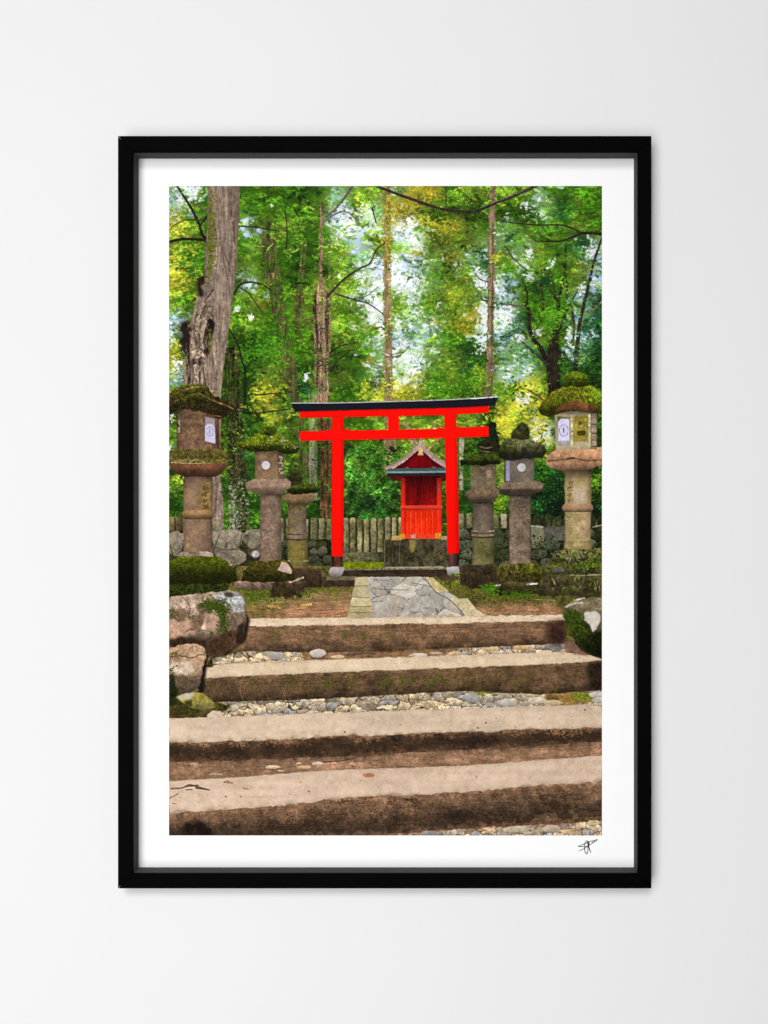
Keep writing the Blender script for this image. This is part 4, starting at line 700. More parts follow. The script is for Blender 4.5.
brown = c(112, 87, 65); mossg = c(84, 82, 24)
s1 = kind('stone_step', 'topmost long stone step, the one meeting the flagstone path', GS)
t0 = L((246, 618.6), (330, 618), (450, 616.6), (566, 614.6)); t1 = L((244, 626.6), (310, 625.4), (450, 623.6), (566, 620.6)); t2 = L((244, 651), (310, 652.6), (375, 651.6), (450, 648.6), (566, 643.6))
face(t1, t2, 244.5, 565.5, brown, s1, [(0, 1.1), (.12, 1.0), (.5, 1.0), (.8, .82), (1, .6)], tint=c(126, 98, 74), tamp=.5)
face(t0, t1, 246, 565.5, c(221, 205, 179), s1, [(0, .97), (.6, 1.02), (.9, .98), (1, .85)], amp=.05, warp=.3, tint=c(196, 178, 150), tamp=.4, wob=.3)
for x, y, rx_, n in [(277, 634, 6, 60), (306, 637, 6, 26), (345, 634, 7, 60), (366, 636, 8, 60), (388, 635, 5, 30), (388, 630, 12, 20), (320, 642, 10, 20)]: spray(x, y, rx_*.5, 2.6, n, [(84, 96, 24), (70, 78, 24), (98, 106, 34)], .4, 1.2, .62)
shape([(546, 622), (566, 620), (566, 644), (548, 646)], c(52, 34, 26), None, warp=.6, soft=3, amp=.3); stroke([(247, 619), (300, 618.4), (350, 618)], .8, c(222, 210, 186), al=.5)
s2 = kind('stone_step', 'second long stone step from the top, moss patches on its front', GS)
u0 = L((208, 667.5), (222, 664), (319, 660), (460, 655), (560, 652), (604, 657)); u1 = L((201, 678.6), (250, 676), (319, 673), (460, 667.8), (550, 664.4), (604, 660.6)); u2 = L((202, 702.5), (310, 699.5), (460, 691), (540, 694.5), (604, 690))
face(u1, u2, 202, 603, brown*.92, s2, [(0, 1.15), (.12, .95), (.5, .98), (.8, .8), (1, .55)], tint=c(84, 70, 40), tamp=.6)
face(u0, u1, 203, 603, c(217, 200, 174), s2, [(0, .97), (.6, 1.02), (.9, .98), (1, .85)], amp=.05, warp=.3, tint=c(194, 176, 150), tamp=.4, wob=.3)
for x, y, rx_, n in [(327, 684, 8, 150), (352, 683, 5, 70), (388, 680, 7, 110), (401, 682, 6, 90), (412, 681, 4, 60), (429, 681, 7, 150), (441, 678, 6, 70), (290, 682, 12, 70), (262, 684, 12, 50), (246, 688, 10, 40), (452, 680, 8, 30)]: spray(x, y, rx_*.55, 3.4, n, [(82, 96, 18), (66, 78, 18), (100, 108, 26), (52, 60, 18)], .4, 1.2, .6)
for x, y in [(318, 677), (345, 678), (240, 684), (285, 690), (480, 676), (500, 674), (372, 676)]: spray(x, y, 3, 2.4, 26, [(166, 126, 94), (150, 112, 84)], .4, 1.2, .5)
shape([(586, 665), (604, 660), (604, 690), (590, 690)], c(36, 28, 18), None, warp=.8, soft=2, amp=.3); stroke([(243, 678), (240, 690), (243, 700)], 1.3, c(150, 110, 84), al=.4)
shape(ellipse(318, 656.6, 7, 2), c(60, 40, 30), None, soft=1); pebble(318, 653.6, 8, 4.6, (190, 184, 178), egg)

s3 = kind('stone_step', 'third long stone step from the top, its front dark brown', GS)
v0 = L((169, 718.6), (319, 713.2), (460, 708.6), (585, 704.6), (602, 706)); v1 = L((169, 743.4), (250, 741), (319, 737.4), (460, 732.6), (540, 729.6), (602, 728)); v2 = L((169, 762.6), (319, 757.4), (460, 750), (602, 741.5))
g3 = L((169, 781), (250, 776.5), (319, 770.6), (400, 768), (460, 766), (602, 755.5))
face(lambda x: v2(x)-2, g3, 169, 602, c(132, 104, 80), earth, [(0, .55), (.2, .85), (.6, 1.05), (1, .95)], tint=c(160, 126, 102), tamp=.6, amp=.08, thr=.2)
face(v1, v2, 169, 602, c(82, 62, 45), s3, [(0, 1.4), (.14, .85), (.45, .64), (.8, .7), (1, .98)], tint=c(98, 76, 57), tamp=.4, amp=.12)  # front face inked darkest around mid height
face(v0, v1, 169, 602, c(211, 193, 171), s3, [(0, .95), (.4, 1.0), (.85, 1.0), (.95, .93), (1, .78)], amp=.05, tint=c(188, 172, 152), tamp=.4, warp=.2, wob=.55)
for x, y in [(238, 744), (275, 742), (290, 742), (520, 733), (560, 732), (580, 731), (565, 734), (372, 739)]: spray(x, y, 7, 1.6, 50, [(150, 112, 80), (172, 132, 96)], .5, 1.6, .45)
for _ in range(6): dab(rnd.uniform(300, 590), rnd.uniform(716, 730), .8, .5, 0, c(90, 70, 56), .7)
for x, y in [(345, 732), (478, 728), (486, 723), (585, 710)]: dab(x, y, 1.1, .8, .4, c(44, 36, 30), .85)
for (x, y, rx, ry, col) in [(193, 764, 3, 1, (190, 170, 150)), (216, 774.4, 7, 1.4, (182, 160, 140)), (273, 767, 7, 2, (200, 178, 150)), (281, 771, 4, 1, (190, 160, 130)), (299, 763.4, 3, 1, (186, 150, 124)), (304, 767.4, 7, 1.8, (206, 174, 140)), (318, 763.6, 6, 1.8, (186, 178, 166)), (334, 763, 3, 1.3, (196, 150, 130)), (352, 764, 3, 1.2, (190, 160, 140))]: pebble(x, y, rx, ry, col, None)
stroke([(322, 762), (340, 761), (353, 758.4)], 1, c(60, 40, 28), al=.8)
for _ in range(120):
    x = rnd.uniform(169, 602); y = rnd.uniform(v2(x)+1, g3(x)); dab(x, y, rnd.uniform(.4, 1.6), rnd.uniform(.3, .6), rnd.gauss(-.05, .2), c(*rnd.choice([(70, 48, 34), (176, 140, 112), (150, 104, 78), (90, 64, 46)])), .6)

s4 = kind('stone_step', 'lowest long stone step, scattered with a few dry leaves', GS)
w0 = g3; w1 = L((169, 813), (250, 808.4), (319, 802), (345, 797), (400, 796), (460, 793), (530, 786), (602, 781.5)); w2 = L((169, 842), (319, 840), (380, 834), (460, 828), (602, 817))
face(lambda x: w2(x)-3, lambda x: 840, 169, 602, c(110, 80, 60), earth, [(0, .7), (.5, 1), (1, 1)], tint=c(150, 110, 84), tamp=.5, amp=.12)
cobbles(lambda x: float(np.interp(x, [380, 470, 602], [836, 829, 821])), lambda x: 837., 384, 602, 15, 1.6, (112, 84, 62))
for (x, y, rx, ry, col) in [(516, 829.6, 11, 3.6, (184, 178, 152)), (552, 829, 9, 4, (190, 178, 160)), (593, 823, 6, 3, (196, 186, 140)), (430, 833.6, 8, 3, (156, 156, 160))]: pebble(x, y, rx, ry, col)
mossy((560, 590, 816, 822), 80, [(110, 104, 40), (92, 88, 34)], .5)
face(w1, w2, 169, 602, c(110, 86, 65), s4, [(0, 1.25), (.1, 1.05), (.35, .9), (.6, .62), (.85, .52), (1, .85)], tint=c(126, 101, 79), tamp=.5, amp=.12)
shape([(184, 826), (194, 822), (206, 824), (212, 832), (208, 838), (186, 838)], c(34, 22, 18), None, smooth=True, warp=1.2, soft=1.6, amp=.35)
for x, y, rx_, ry_ in [(320, 818, 40, 8), (280, 826, 40, 6), (415, 806, 6, 5), (410, 800, 8, 2), (390, 803, 5, 3), (480, 815, 60, 5), (565, 795, 9, 5), (540, 797, 5, 5), (345, 802, 14, 3), (560, 806, 20, 4)]: spray(x, y, rx_*.5, ry_*.5, int(rx_*6), [(46, 30, 22), (58, 40, 28), (38, 24, 18)], .5, 1.8, .35)
for x, y in [(200, 815), (230, 816), (280, 815), (300, 808), (350, 804), (366, 808), (380, 806), (550, 790), (580, 791), (500, 797), (440, 800), (585, 800), (430, 798)]: spray(x, y, 9, 3, 60, [(146, 112, 84), (128, 96, 72)], .5, 1.5, .4)
face(w0, w1, 169, 602, c(211, 191, 171), s4, [(0, .95), (.3, 1.0), (.85, 1.0), (.95, .94), (1, .8)], amp=.05, tint=c(196, 174, 152), tamp=.5, warp=.2, wob=.55)
for p, w, col in [([(171, 788.6), (182, 788), (190, 785), (202, 788.4), (209, 790)], 1.8, (90, 74, 62)), ([(186, 786.4), (198, 785.4)], 1.6, (70, 56, 46)), ([(196, 788), (205, 789)], 1.8, (84, 68, 56)), ([(170, 798), (176, 795), (178, 794)], 1.3, (150, 104, 80)), ([(172, 803), (176, 804)], 1, (150, 110, 86)), ([(224, 782), (232, 783)], 2, (150, 112, 88)), ([(227, 780.6), (229, 782)], 1, (90, 60, 46)), ([(243, 788), (248, 789.4)], 1, (120, 84, 66)), ([(186, 790), (192, 789.4)], 1.4, (100, 84, 70)), ([(225, 796.4), (226.6, 797)], 1.1, (120, 84, 64)), ([(240, 796), (241, 797)], 1.2, (170, 120, 90)), ([(300, 782), (302, 782.4)], 2, (196, 150, 110)), ([(308, 791.4), (310, 791.6)], 1.4, (130, 104, 84)), ([(475.4, 776), (477, 777.6)], .8, (120, 96, 80))]:
    stroke(p, w, c(*col), al=.85)
shape(ellipse(369, 775.4, 6.4, 2.2, 12, 0, .12), c(150, 102, 76), kind('leaf', 'dry brown leaf lying on the lowest step'), smooth=True, soft=.4, amp=.15); stroke([(362, 772), (365, 774)], 1, c(196, 150, 120))

for top, bot, xa, xb, pid in ((t0, t1, 248, 564, s1), (u0, u1, 206, 600, s2), (v0, v1, 170, 601, s3), (w0, w1, 170, 601, s4)):
    for _ in range(150):
        x = rnd.uniform(xa, xb); f = rnd.random(); y = top(x)+(bot(x)-top(x))*(.04+.9*f)
        dab(x, y, rnd.uniform(.3, .8), rnd.uniform(.25, .5), 0, c(*rnd.choice([(150, 128, 104), (226, 212, 188), (176, 152, 124), (132, 112, 92)])), .5)
    for _ in range(26):
        x = rnd.uniform(xa, xb); y = top(x)+(bot(x)-top(x))*rnd.uniform(.1, .9); spray(x, y, rnd.uniform(4, 14), 1.2, 16, [(186, 164, 138), (196, 174, 146), (218, 202, 178)], .6, 2.2, .16)
    for _ in range(40):
        x = rnd.uniform(xa, xb); y = top(x)+rnd.uniform(0, 1.2); dab(x, y, rnd.uniform(1, 3.5), .6, 0, c(156, 128, 100), .35)
    for _ in range(16):
        x = rnd.uniform(xa, xb); y = bot(x); dab(x, y, rnd.uniform(.8, 2.4), rnd.uniform(.5, 1.1), 0, c(*rnd.choice([(128, 100, 76), (92, 70, 52), (206, 186, 158)])), .7)

# ---- boulders ------------------------------------------------------------------------
GB = 'boulders beside the steps'
b1 = kind('boulder', 'large moss streaked boulder at the left end of the top step', GB)
shape([(225, 656), (246, 640), (250, 620), (244, 610), (215, 640)], c(30, 22, 16), earth, soft=1, amp=.2)
B1 = [(169, 601), (176, 597), (188, 594.5), (204, 594), (218, 592), (232, 591), (241, 594), (246, 603), (246.6, 620), (244, 636), (238, 646), (222, 654), (206, 656.5), (186, 648), (169, 646)]
shape(B1, c(154, 132, 114), b1, smooth=True, warp=.5, soft=.3, amp=.2, ygrad=[(592, 1.1), (612, 1.02), (626, .9), (636, .66), (646, .5), (656, .42)], xgrad=[(169, 1), (225, 1), (240, .85), (247, .6)], tint=c(120, 98, 76), tamp=.5)
shape([(212, 596), (226, 592), (238, 593), (245, 602), (244, 612), (236, 616), (228, 606), (218, 600)], c(182, 182, 180), None, smooth=True, warp=.8, soft=1, amp=.22); shape([(224, 592.6), (232, 592.6), (233, 597), (226, 597)], c(60, 52, 40), None, smooth=True, soft=.8)
stroke([(222, 600), (230, 606), (236, 611)], 2.4, c(150, 160, 176), al=.6); spray(237, 612, 3, 1.6, 30, [(222, 218, 206), (206, 200, 190)], .5, 1.3)
for (x, y, rx, ry, n) in [(213, 606, 9, 5, 300), (222, 614, 4, 9, 260), (224, 628, 4, 7, 150), (203, 605, 6, 3, 90), (173, 614, 3, 6, 90), (177, 619, 4, 3, 50), (190, 617, 8, 4, 50), (211, 636, 1, 3, 16)]: spray(x, y, rx*.8, ry*.8, n, [(52, 72, 14), (64, 84, 16), (44, 56, 14), (78, 88, 26)], .6, 1.9, .5)
shape([(169, 622), (182, 617), (192, 624), (196, 632), (185, 637), (170, 640)], c(176, 146, 124), None, smooth=True, warp=.8, soft=1, amp=.15); shape([(203, 622), (210, 612), (220, 616), (218, 628), (206, 630)], c(166, 140, 120), None, smooth=True, warp=.8, soft=1, amp=.18); shape([(201, 626), (205, 622), (206, 630), (202, 631)], c(200, 176, 156), None, soft=.7)
shape([(169, 638), (190, 638), (206, 640), (208, 648), (185, 648), (169, 646)], c(44, 32, 22), None, warp=.8, soft=1.2, amp=.3); stroke([(186, 632), (190, 629), (194, 630)], 1.6, c(110, 74, 60), al=.8); dab(213.6, 610.6, 1.4, 1.3, 0, c(214, 206, 180), .9)
for pts_, col in [([(170, 602), (186, 596), (200, 600), (196, 612), (178, 612)], (172, 150, 132)), ([(196, 616), (206, 608), (204, 622), (196, 630), (190, 624)], (118, 96, 78)), ([(228, 612), (244, 612), (243, 626), (232, 632)], (120, 102, 84)), ([(170, 612), (180, 610), (188, 616), (176, 622)], (104, 84, 62))]:
    shape(pts_, c(*col), None, warp=1.2, soft=1.0, amp=.22)
for p in [[(182, 597), (190, 606), (188, 616)], [(196, 632), (204, 630), (214, 633)], [(220, 600), (226, 612), (228, 628)]]: stroke(p, 1, c(84, 66, 52), al=.55, soft=.6)
spray(214, 607, 7, 3, 130, [(54, 78, 14), (68, 90, 18), (44, 58, 14)], .6, 1.8, .6); spray(222, 618, 3, 7, 130, [(54, 74, 14), (66, 86, 18), (40, 54, 12)], .6, 1.8, .6)
for _ in range(60): dab(rnd.uniform(170, 244), rnd.uniform(597, 634), rnd.uniform(.4, 1.1), rnd.uniform(.4, .8), 0, c(*rnd.choice([(196, 182, 164), (104, 86, 68), (180, 164, 146)])), .5)
shape([(206, 640), (236, 630), (242, 640), (224, 654), (208, 656)], c(64, 46, 30), None, warp=.8, soft=2, amp=.3); shape([(238, 626), (245, 622), (244, 640), (236, 646)], c(40, 30, 20), None, warp=.6, soft=1, amp=.3)
b2 = kind('boulder', 'lower boulder with a cracked pale top at the left end of the second step', GB)
shape([(198, 660), (208, 655), (204, 690), (200, 702), (190, 700)], c(26, 20, 14), earth, soft=1, amp=.2)
shape([(169, 648), (179, 644.4), (197, 643.4), (205, 648), (206.4, 656), (202, 672), (199, 690), (186, 695), (172, 691), (169, 691)], c(158, 134, 110), b2, smooth=False, warp=.6, soft=.35, amp=.2, ygrad=[(643, 1.16), (660, 1.05), (674, .9), (680, .62), (695, .5)], tint=c(126, 104, 80), tamp=.5)
shape([(170, 664), (184, 662), (196, 668), (186, 673), (172, 672)], c(196, 180, 160), None, smooth=True, warp=1, soft=.9, amp=.14); spray(177, 655, 4, 1.5, 80, [(98, 92, 30), (80, 78, 24), (110, 104, 44)], .5, 1.2, .7); stroke([(170, 657), (182, 656), (192, 658), (199, 655), (204, 655)], 1.1, c(84, 64, 46), al=.85); stroke([(172, 676), (184, 678), (200, 676)], 1.4, c(96, 72, 54), al=.7)
shape([(169, 674), (174, 676), (177, 690), (174, 703), (169, 704)], c(24, 32, 10), None, warp=.8, soft=1, amp=.4); spray(171, 680, 2, 8, 60, [(36, 48, 14), (20, 24, 10)], .5, 1.4)
b3 = kind('boulder', 'small yellow mossed rock at the left end of the third step', GB)
shape([(176, 697.5), (185, 693.4), (195, 692), (202, 692), (208, 697), (215, 703), (215, 708), (207, 711.6), (194, 709), (183, 704)], c(140, 132, 62), b3, smooth=False, warp=.5, soft=.3, amp=.18, ygrad=[(692, 1.1), (702, 1), (711, .62)], tint=c(168, 158, 104), tamp=.5)
shape([(176, 697.5), (186, 693), (195, 693.6), (190, 699), (181, 700)], c(186, 182, 168), None, soft=.6, amp=.1); shape([(184, 701), (192, 700), (192, 707), (186, 706)], c(54, 58, 22), None, soft=.8)
b4 = kind('boulder', 'flat pale stone lying below the yellow mossed rock', GB)
shape([(207, 715), (213, 710.6), (221, 711), (224, 716), (215, 718), (208, 717.6)], c(202, 186, 168), b4, smooth=False, warp=.3, soft=.3, amp=.1)
b5 = kind('boulder', 'mossy boulder with a white lichen patch at the right end of the top step', GB)
shape([(563.4, 613), (565, 606), (573, 601), (586, 597.6), (603, 598.5), (603, 659), (592, 656), (580, 649), (570, 636)], c(122, 110, 88), b5, smooth=False, warp=.5, soft=.4, amp=.2, ygrad=[(598, 1.05), (610, 1), (630, .62), (658, .34)], tint=c(96, 92, 60))
shape([(564, 612), (574, 610), (583, 614), (592, 634), (603, 630), (603, 657), (590, 655), (578, 645), (568, 630)], c(40, 52, 12), None, warp=.8, soft=1.2, amp=.4, kindn='moss', ygrad=[(610, 1.2), (630, 1), (650, .5)], xgrad=[(564, 1.15), (585, 1), (600, .5)])
spray(572, 622, 3.4, 7, 180, [(62, 82, 16), (48, 66, 14), (82, 98, 24)], .5, 1.3, .6); spray(583, 640, 7, 6, 120, [(36, 46, 12), (52, 66, 16), (20, 24, 10)], .5, 1.3, .6)
shape([(583.6, 614), (590, 611), (598, 612), (601, 618), (598, 626), (593, 632), (590, 627), (586, 620)], c(204, 202, 194), None, smooth=True, warp=.6, soft=.5, amp=.08)
stroke([(566, 607), (574, 603.4), (582, 603)], 2.2, c(196, 190, 174), al=.8); stroke([(575, 600.4), (584, 598)], 1.8, c(206, 200, 186), al=.8)
stroke([(536, 599.6), (548, 600), (556, 600.4)], 1.2, c(150, 140, 116), al=.7)
shape([(565, 640), (577, 648), (590, 656), (575, 654), (566, 650)], c(120, 92, 80), None, soft=1.2, amp=.15)

# a warmer tint over the earth and stone inks lower down
wm = np.clip(((np.arange(H)+.5)/S+Y0-590)/30, 0, 1)[:, None, None].astype(np.float32)
img = img*(1-wm)+wm*img*np.array([1.03, .995, .968], np.float32)
# the lens's own softness: leaves far behind the gate are a little out of focus
fm = blur2((ids == foliage).astype(np.float32), 1.0*S)[..., None]; fm[int((540-Y0)*S):] = 0
soft_ = blur2(img, .8*S); glow = blur2(img, 4.5*S)
img = img*(1-fm)+fm*(.62*img+.38*soft_)
img = img*(1-fm)+fm*np.clip(img*1.02+.1*glow*glow, 0, 1)
img = blur2(img, .2*S); img = img+.45*(img-blur2(img, .9*S))
img = np.clip(img, 0, 1)
INK_GAIN = .92
KEY_LOC = (-.7, -6.4, 3.75); KEY_AIM = (0, 0, -.9); KEY_SIZE = (2.2, 1.8); KEY_W = 190
FILL_LOC = (-.62, -2.0, -.3); FILL_AIM = (-.2, 0, -.3); FILL_SIZE = (1.0, 2.6); FILL_W = 45
AMB = .112

# ---------------------------------------------------------------------------
# THE PLACE: wall, frame, mat, print, lamps, camera.  Metres; x right, z up, the wall faces -y.
# ---------------------------------------------------------------------------
for o in list(bpy.data.objects): bpy.data.objects.remove(o)
sc = bpy.context.scene; COL = sc.collection
K = .0009375                                 # metres per print unit at the front of the frame (a 50 x 70 cm frame)
CX, CZ = 384.0, 512.0
D = 1.05                                     # camera to the front of the frame
VX, VZ = 440.0, 520.0                        # the point the camera stands square in front of
T_MAT = .0184; T_WALL = .0208
def wx(px, t=0.): f = (D+t)/D; return (VX-CX+(px-VX)*f)*K
def wz(py, t=0.): f = (D+t)/D; return -(VZ-CZ+(py-VZ)*f)*K

def material(name, col, rough=.6, spec=.3, bump=0., bscale=400., vary=0., vscale=60.):
    m = bpy.data.materials.new(name); m.use_nodes = True; nt = m.node_tree; b = nt.nodes['Principled BSDF']
    b.inputs['Roughness'].default_value = rough; b.inputs['Specular IOR Level'].default_value = spec
    tc = nt.nodes.new('ShaderNodeTexCoord')
    n = nt.nodes.new('ShaderNodeTexNoise'); n.inputs['Scale'].default_value = vscale; n.inputs['Detail'].default_value = 4
    nt.links.new(tc.outputs['Object'], n.inputs['Vector'])
    r = nt.nodes.new('ShaderNodeValToRGB'); e = r.color_ramp.elements
    e[0].position, e[1].position = .3, .7
    e[0].color = (*[v*(1-vary) for v in col], 1); e[1].color = (*[min(1, v*(1+vary)) for v in col], 1)
    nt.links.new(n.outputs['Fac'], r.inputs['Fac']); nt.links.new(r.outputs['Color'], b.inputs['Base Color'])
    if bump:
        n2 = nt.nodes.new('ShaderNodeTexNoise'); n2.inputs['Scale'].default_value = bscale; n2.inputs['Detail'].default_value = 3
        nt.links.new(tc.outputs['Object'], n2.inputs['Vector'])
        bp = nt.nodes.new('ShaderNodeBump'); bp.inputs['Strength'].default_value = bump; bp.inputs['Distance'].default_value = .0004
        nt.links.new(n2.outputs['Fac'], bp.inputs['Height']); nt.links.new(bp.outputs['Normal'], b.inputs['Normal'])
    return m

M_WALL = material('matt_wall_paint', (.765, .765, .765), .9, .1, .12, 700, .004, 5)
M_BLACK = material('black_lacquered_wood', (.0016, .0016, .0016), .6, .012, .1, 300, .12, 30)
M_SLIP = material('charcoal_inner_slip', (.076, .076, .076), .85, .05, .05, 500, .04, 40)
M_MAT = material('white_mat_board', (.90, .90, .90), .95, .05, .1, 1500, .003, 60)
M_PEN = material('black_pen_ink', (.012, .012, .014), .6, .2, 0, 1, .1, 200)

def mesh_obj(name, verts, faces, mat, parent=None, loc=(0, 0, 0)):
    me = bpy.data.meshes.new(name); me.from_pydata([tuple(v) for v in verts], [], [tuple(f) for f in faces]); me.update()
    me.materials.append(mat); o = bpy.data.objects.new(name, me); COL.objects.link(o); o.location = loc
    if parent: o.parent = parent
    return o

def fix_normals(o):
    bm = bmesh.new(); bm.from_mesh(o.data); bmesh.ops.recalc_face_normals(bm, faces=bm.faces); bm.to_mesh(o.data); bm.free()

# the wall, a slab
w = mesh_obj('wall', [(x, T_WALL+(.1 if b else 0), z) for b in (0, 1) for x, z in ((-2.2, -1.6), (2.2, -1.6), (2.2, 1.6), (-2.2, 1.6))],
             [(0, 1, 2, 3), (7, 6, 5, 4), (0, 4, 5, 1), (1, 5, 6, 2), (2, 6, 7, 3), (3, 7, 4, 0)], M_WALL)
fix_normals(w); w['kind'] = 'structure'; w['label'] = 'plain pale grey white painted wall behind the frame'; w['category'] = 'wall'

root = bpy.data.objects.new('framed_picture', None); COL.objects.link(root)
root.empty_display_size = .1
root['label'] = 'black framed print of a red torii gate among stone lanterns, hanging on the pale wall'
root['category'] = 'framed picture'

# frame: four mitred rails, each with a chamfered front edge
fx0, fx1, fz1, fz0 = wx(117.8), wx(651.5), wz(135.8), wz(888.6)          # outer
ix0, ix1, iz1, iz0 = wx(132.7), wx(637.8), wz(151.8), wz(873.9)          # inner
ch = .0006
def ring(ins, y, inner=False):
    if not inner: return [(fx0+ins, y, fz0+ins), (fx1-ins, y, fz0+ins), (fx1-ins, y, fz1-ins), (fx0+ins, y, fz1-ins)]
    return [(ix0-ins, y, iz0-ins), (ix1+ins, y, iz0-ins), (ix1+ins, y, iz1+ins), (ix0-ins, y, iz1+ins)]
rings = [ring(0, T_WALL-.0005), ring(0, ch), ring(ch, 0), ring(ch, 0, True), ring(0, ch, True), ring(0, .0035, True), ring(.003, .0035, True), ring(.003, T_WALL-.0005, True)]
gap = .0002
for k in range(4):
    k2 = (k+1) % 4; a = [np.array(r[k]) for r in rings]; b = [np.array(r[k2]) for r in rings]
    d = (b[0]-a[0]); d /= np.linalg.norm(d)
    V = [p+d*gap for p in a]+[p-d*gap for p in b]; n = len(rings)
    F = [(i, (i+1) % n, n+(i+1) % n, n+i) for i in range(n)]+[tuple(range(n))[::-1], tuple(range(n, 2*n))]
    o = mesh_obj('frame_rail', V, F, M_BLACK, root); fix_normals(o)

# inner slip: the charcoal lining between the frame and the mat
sx0, sx1, sz1, sz0 = ix0, ix1, iz1, iz0
def ring2(e, y): return [(sx0-e, y, sz0-e), (sx1+e, y, sz0-e), (sx1+e, y, sz1+e), (sx0-e, y, sz1+e)]
SL = .0006
rr = [ring2(.0027, .0038), ring2(0, .0038), ring2(-SL, T_MAT-.0004), ring2(.0027, T_MAT-.0004)]
V = [p for r in rr for p in r]; F = []
for i in range(4):
    for k in range(4): F.append((i*4+k, i*4+(k+1) % 4, ((i+1) % 4)*4+(k+1) % 4, ((i+1) % 4)*4+k))
o = mesh_obj('inner_slip', V, F, M_SLIP, root); fix_normals(o)

# backing / mat board: a board with a window cut round the sheet
px0, px1, pz1, pz0 = wx(X0, T_MAT), wx(X1, T_MAT), wz(Y0, T_MAT), wz(Y1, T_MAT)
mx0, mx1, mz1, mz0 = ix0-.0022, ix1+.0022, iz1+.0022, iz0-.0022
def rect(a, b, c_, d, y): return [(a, y, c_), (b, y, c_), (b, y, d), (a, y, d)]
R_ = [rect(mx0, mx1, mz0, mz1, T_MAT), rect(px0, px1, pz0, pz1, T_MAT), rect(px0, px1, pz0, pz1, T_MAT+.002), rect(mx0, mx1, mz0, mz1, T_MAT+.002)]
V = [p for r in R_ for p in r]; F = []
for i in range(4):
    for k in range(4): F.append((i*4+k, i*4+(k+1) % 4, ((i+1) % 4)*4+(k+1) % 4, ((i+1) % 4)*4+k))
o = mesh_obj('mat_board', V, F, M_MAT, root); fix_normals(o)

# pen signature under the print: flat ribbons of ink with a little thickness
def ribbon(pts, w):
    p = spline([np.array(q, float) for q in pts], 6, False) if len(pts) > 2 else np.array(pts, float)
    bm_v, bm_f = [], []
    for i, q in enumerate(p):
        t = p[min(i+1, len(p)-1)]-p[max(i-1, 0)]; t = t/max(np.linalg.norm(t), 1e-6); nrm = np.array([-t[1], t[0]])
        ww = w*(.6+.4*math.sin(math.pi*min(max(i/(len(p)-1), .12), .9)))/2
        for s_, dy in ((1, 0), (-1, 0), (-1, .00012), (1, .00012)):
            e = q+nrm*ww*s_; bm_v.append((wx(e[0], T_MAT), T_MAT-.00014+dy, wz(e[1], T_MAT)))
        if i:
            b0 = (i-1)*4; b1 = i*4
            for k in range(4): bm_f.append((b0+k, b0+(k+1) % 4, b1+(k+1) % 4, b1+k))
    n = len(p)*4; bm_f += [(0, 1, 2, 3), (n-1, n-2, n-3, n-4)]
    return bm_v, bm_f
sv, sf = [], []
for pts, w_ in [([(578, 846.4), (583, 844.4), (590, 841.6), (597.6, 839.4)], .75), ([(579, 851), (584, 848.6), (590, 844.6), (597.4, 839.8)], .75), ([(578, 846.4), (580, 846.6), (584, 846.4), (588.2, 846)], .7),
                ([(586.6, 840.4), (584.9, 843), (584.5, 848), (585.2, 852.4), (586.5, 853.6), (587.6, 852), (588, 847), (587.4, 842), (586.6, 840.4)], .8), ([(587.2, 841), (588.6, 842.4), (588.6, 845.4), (588, 847.6)], 1.3), ([(588.2, 844.6), (589.4, 849), (590.8, 852.6)], 1.0), ([(592, 842.6), (594, 841.4), (597, 840.6)], .5)]:
    v, f = ribbon(pts, w_); b_ = len(sv); sv += v; sf += [tuple(b_+i for i in q) for q in f]
o = mesh_obj('signature', sv, sf, M_PEN, root); fix_normals(o); o['label'] = 'small scribbled black pen signature on the white border below the print'

# ---- the printed sheet: every printed thing is a piece of the same flat sheet, cell by cell -------------------
def ink_material():
    m = bpy.data.materials.new('printed_ink'); m.use_nodes = True; nt = m.node_tree; b = nt.nodes['Principled BSDF']
    at = nt.nodes.new('ShaderNodeAttribute'); at.attribute_type = 'GEOMETRY'; at.attribute_name = 'ink'
    nt.links.new(at.outputs['Color'], b.inputs['Base Color'])
    b.inputs['Roughness'].default_value = .85; b.inputs['Specular IOR Level'].default_value = .05
    return m
M_INK = ink_material()
lin = np.where(img <= .04045, img/12.92, ((img+.055)/1.055)**2.4).astype(np.float32)*INK_GAIN
lin = np.clip(lin, 0, .92)
xs = np.linspace(px0, px1, W+1); zs = np.linspace(pz1, pz0, H+1)
sheet = mesh_obj('print', [(px0, T_MAT+.0006, pz0), (px1, T_MAT+.0006, pz0), (px1, T_MAT+.0006, pz1), (px0, T_MAT+.0006, pz1),
                           (px0, T_MAT+.0018, pz0), (px1, T_MAT+.0018, pz0), (px1, T_MAT+.0018, pz1), (px0, T_MAT+.0018, pz1)],
                 [(0, 1, 2, 3), (7, 6, 5, 4), (0, 4, 5, 1), (1, 5, 6, 2), (2, 6, 7, 3), (3, 7, 4, 0)], M_MAT, root)
fix_normals(sheet); sheet['label'] = 'colour photograph of a shrine path printed on white paper'
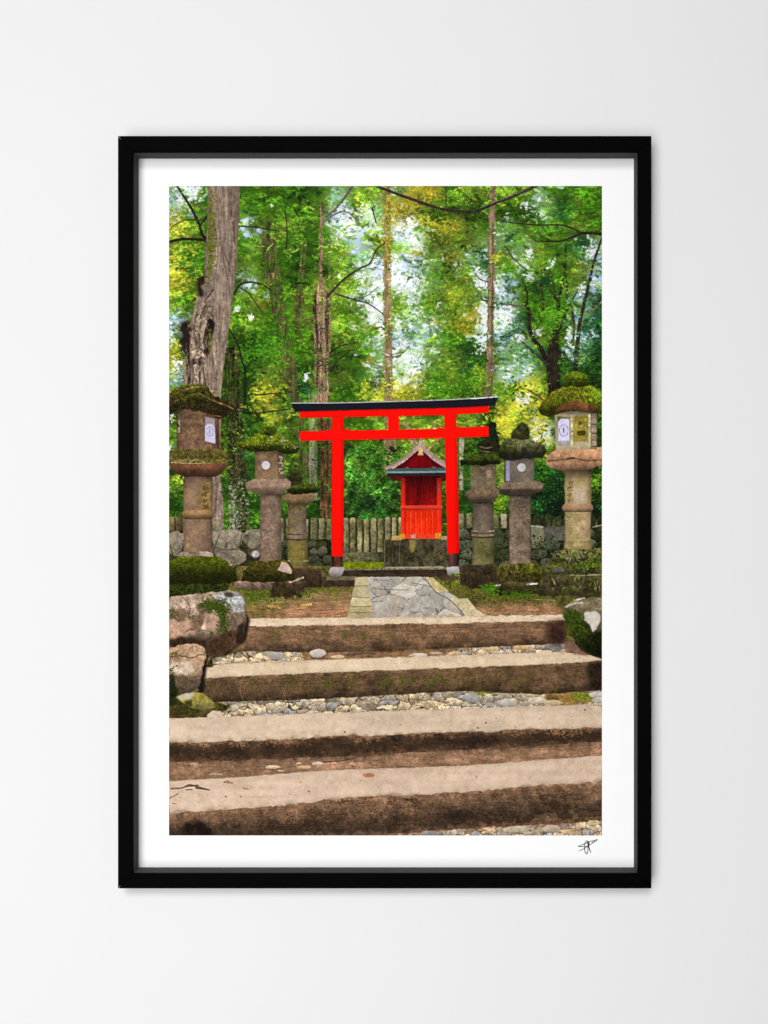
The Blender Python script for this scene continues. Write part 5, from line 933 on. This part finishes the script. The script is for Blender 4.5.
for k, (nm, lab, grp) in enumerate(KINDS):
    m_ = ids == k; n = int(m_.sum())
    if n == 0: continue
    ii, jj = np.nonzero(m_)
    q = np.stack([ii*(W+1)+jj, (ii+1)*(W+1)+jj, (ii+1)*(W+1)+jj+1, ii*(W+1)+jj+1], 1)   # counter-clockwise seen from the room
    u, inv = np.unique(q.ravel(), return_inverse=True)
    co = np.empty((len(u), 3), np.float32); co[:, 0] = xs[u % (W+1)]; co[:, 1] = T_MAT+.0002; co[:, 2] = zs[u//(W+1)]
    me = bpy.data.meshes.new(nm)
    me.vertices.add(len(u)); me.vertices.foreach_set('co', co.ravel())
    me.loops.add(n*4); me.loops.foreach_set('vertex_index', inv.astype(np.int32).ravel())
    me.polygons.add(n); me.polygons.foreach_set('loop_start', np.arange(0, n*4, 4, dtype=np.int32))
    me.update(calc_edges=True)
    at = me.attributes.new('ink', 'FLOAT_COLOR', 'FACE')
    cc = np.ones((n, 4), np.float32); cc[:, :3] = lin[ii, jj]; at.data.foreach_set('color', cc.ravel())
    me.materials.append(M_INK)
    o = bpy.data.objects.new(nm, me); COL.objects.link(o); o.parent = sheet; 
    if lab: o['label'] = lab
    if grp: o['group'] = grp
    if nm == 'foliage': o['kind'] = 'stuff'

# ---- light: one soft lamp high in front and a little left, a broad low one filling, pale room all round ----------
def lamp(name, loc, target, size, watts, col=(1, 1, 1)):
    l = bpy.data.lights.new(name, 'AREA'); l.shape = 'RECTANGLE'; l.size, l.size_y = size; l.energy = watts; l.color = col
    o = bpy.data.objects.new(name, l); COL.objects.link(o); o.location = loc
    from mathutils import Vector
    o.rotation_euler = (Vector(target)-Vector(loc)).to_track_quat('-Z', 'Y').to_euler(); return o
lamp('key_lamp', KEY_LOC, KEY_AIM, KEY_SIZE, KEY_W)
lamp('fill_lamp', FILL_LOC, FILL_AIM, FILL_SIZE, FILL_W)
wd = bpy.data.worlds.new('World'); sc.world = wd; wd.use_nodes = True
bg = wd.node_tree.nodes['Background']; bg.inputs['Color'].default_value = (1, 1, 1, 1); bg.inputs['Strength'].default_value = AMB

cam = bpy.data.cameras.new('camera'); co_ = bpy.data.objects.new('camera', cam); COL.objects.link(co_)
co_.location = (wx(VX), -D, wz(VZ)); co_.rotation_euler = (math.pi/2, 0, 0)
cam.sensor_fit = 'VERTICAL'; cam.sensor_height = 36; cam.sensor_width = 27; cam.lens = 36*D/(1024*K)
cam.shift_x = -(VX-CX)/1024; cam.shift_y = (VZ-CZ)/1024
cam.clip_start = .01; cam.clip_end = 100
sc.camera = co_
sc.render.resolution_x, sc.render.resolution_y = 768, 1024
sc.view_settings.view_transform = 'Standard'; sc.view_settings.look = 'None'; sc.view_settings.exposure = 0; sc.view_settings.gamma = 1
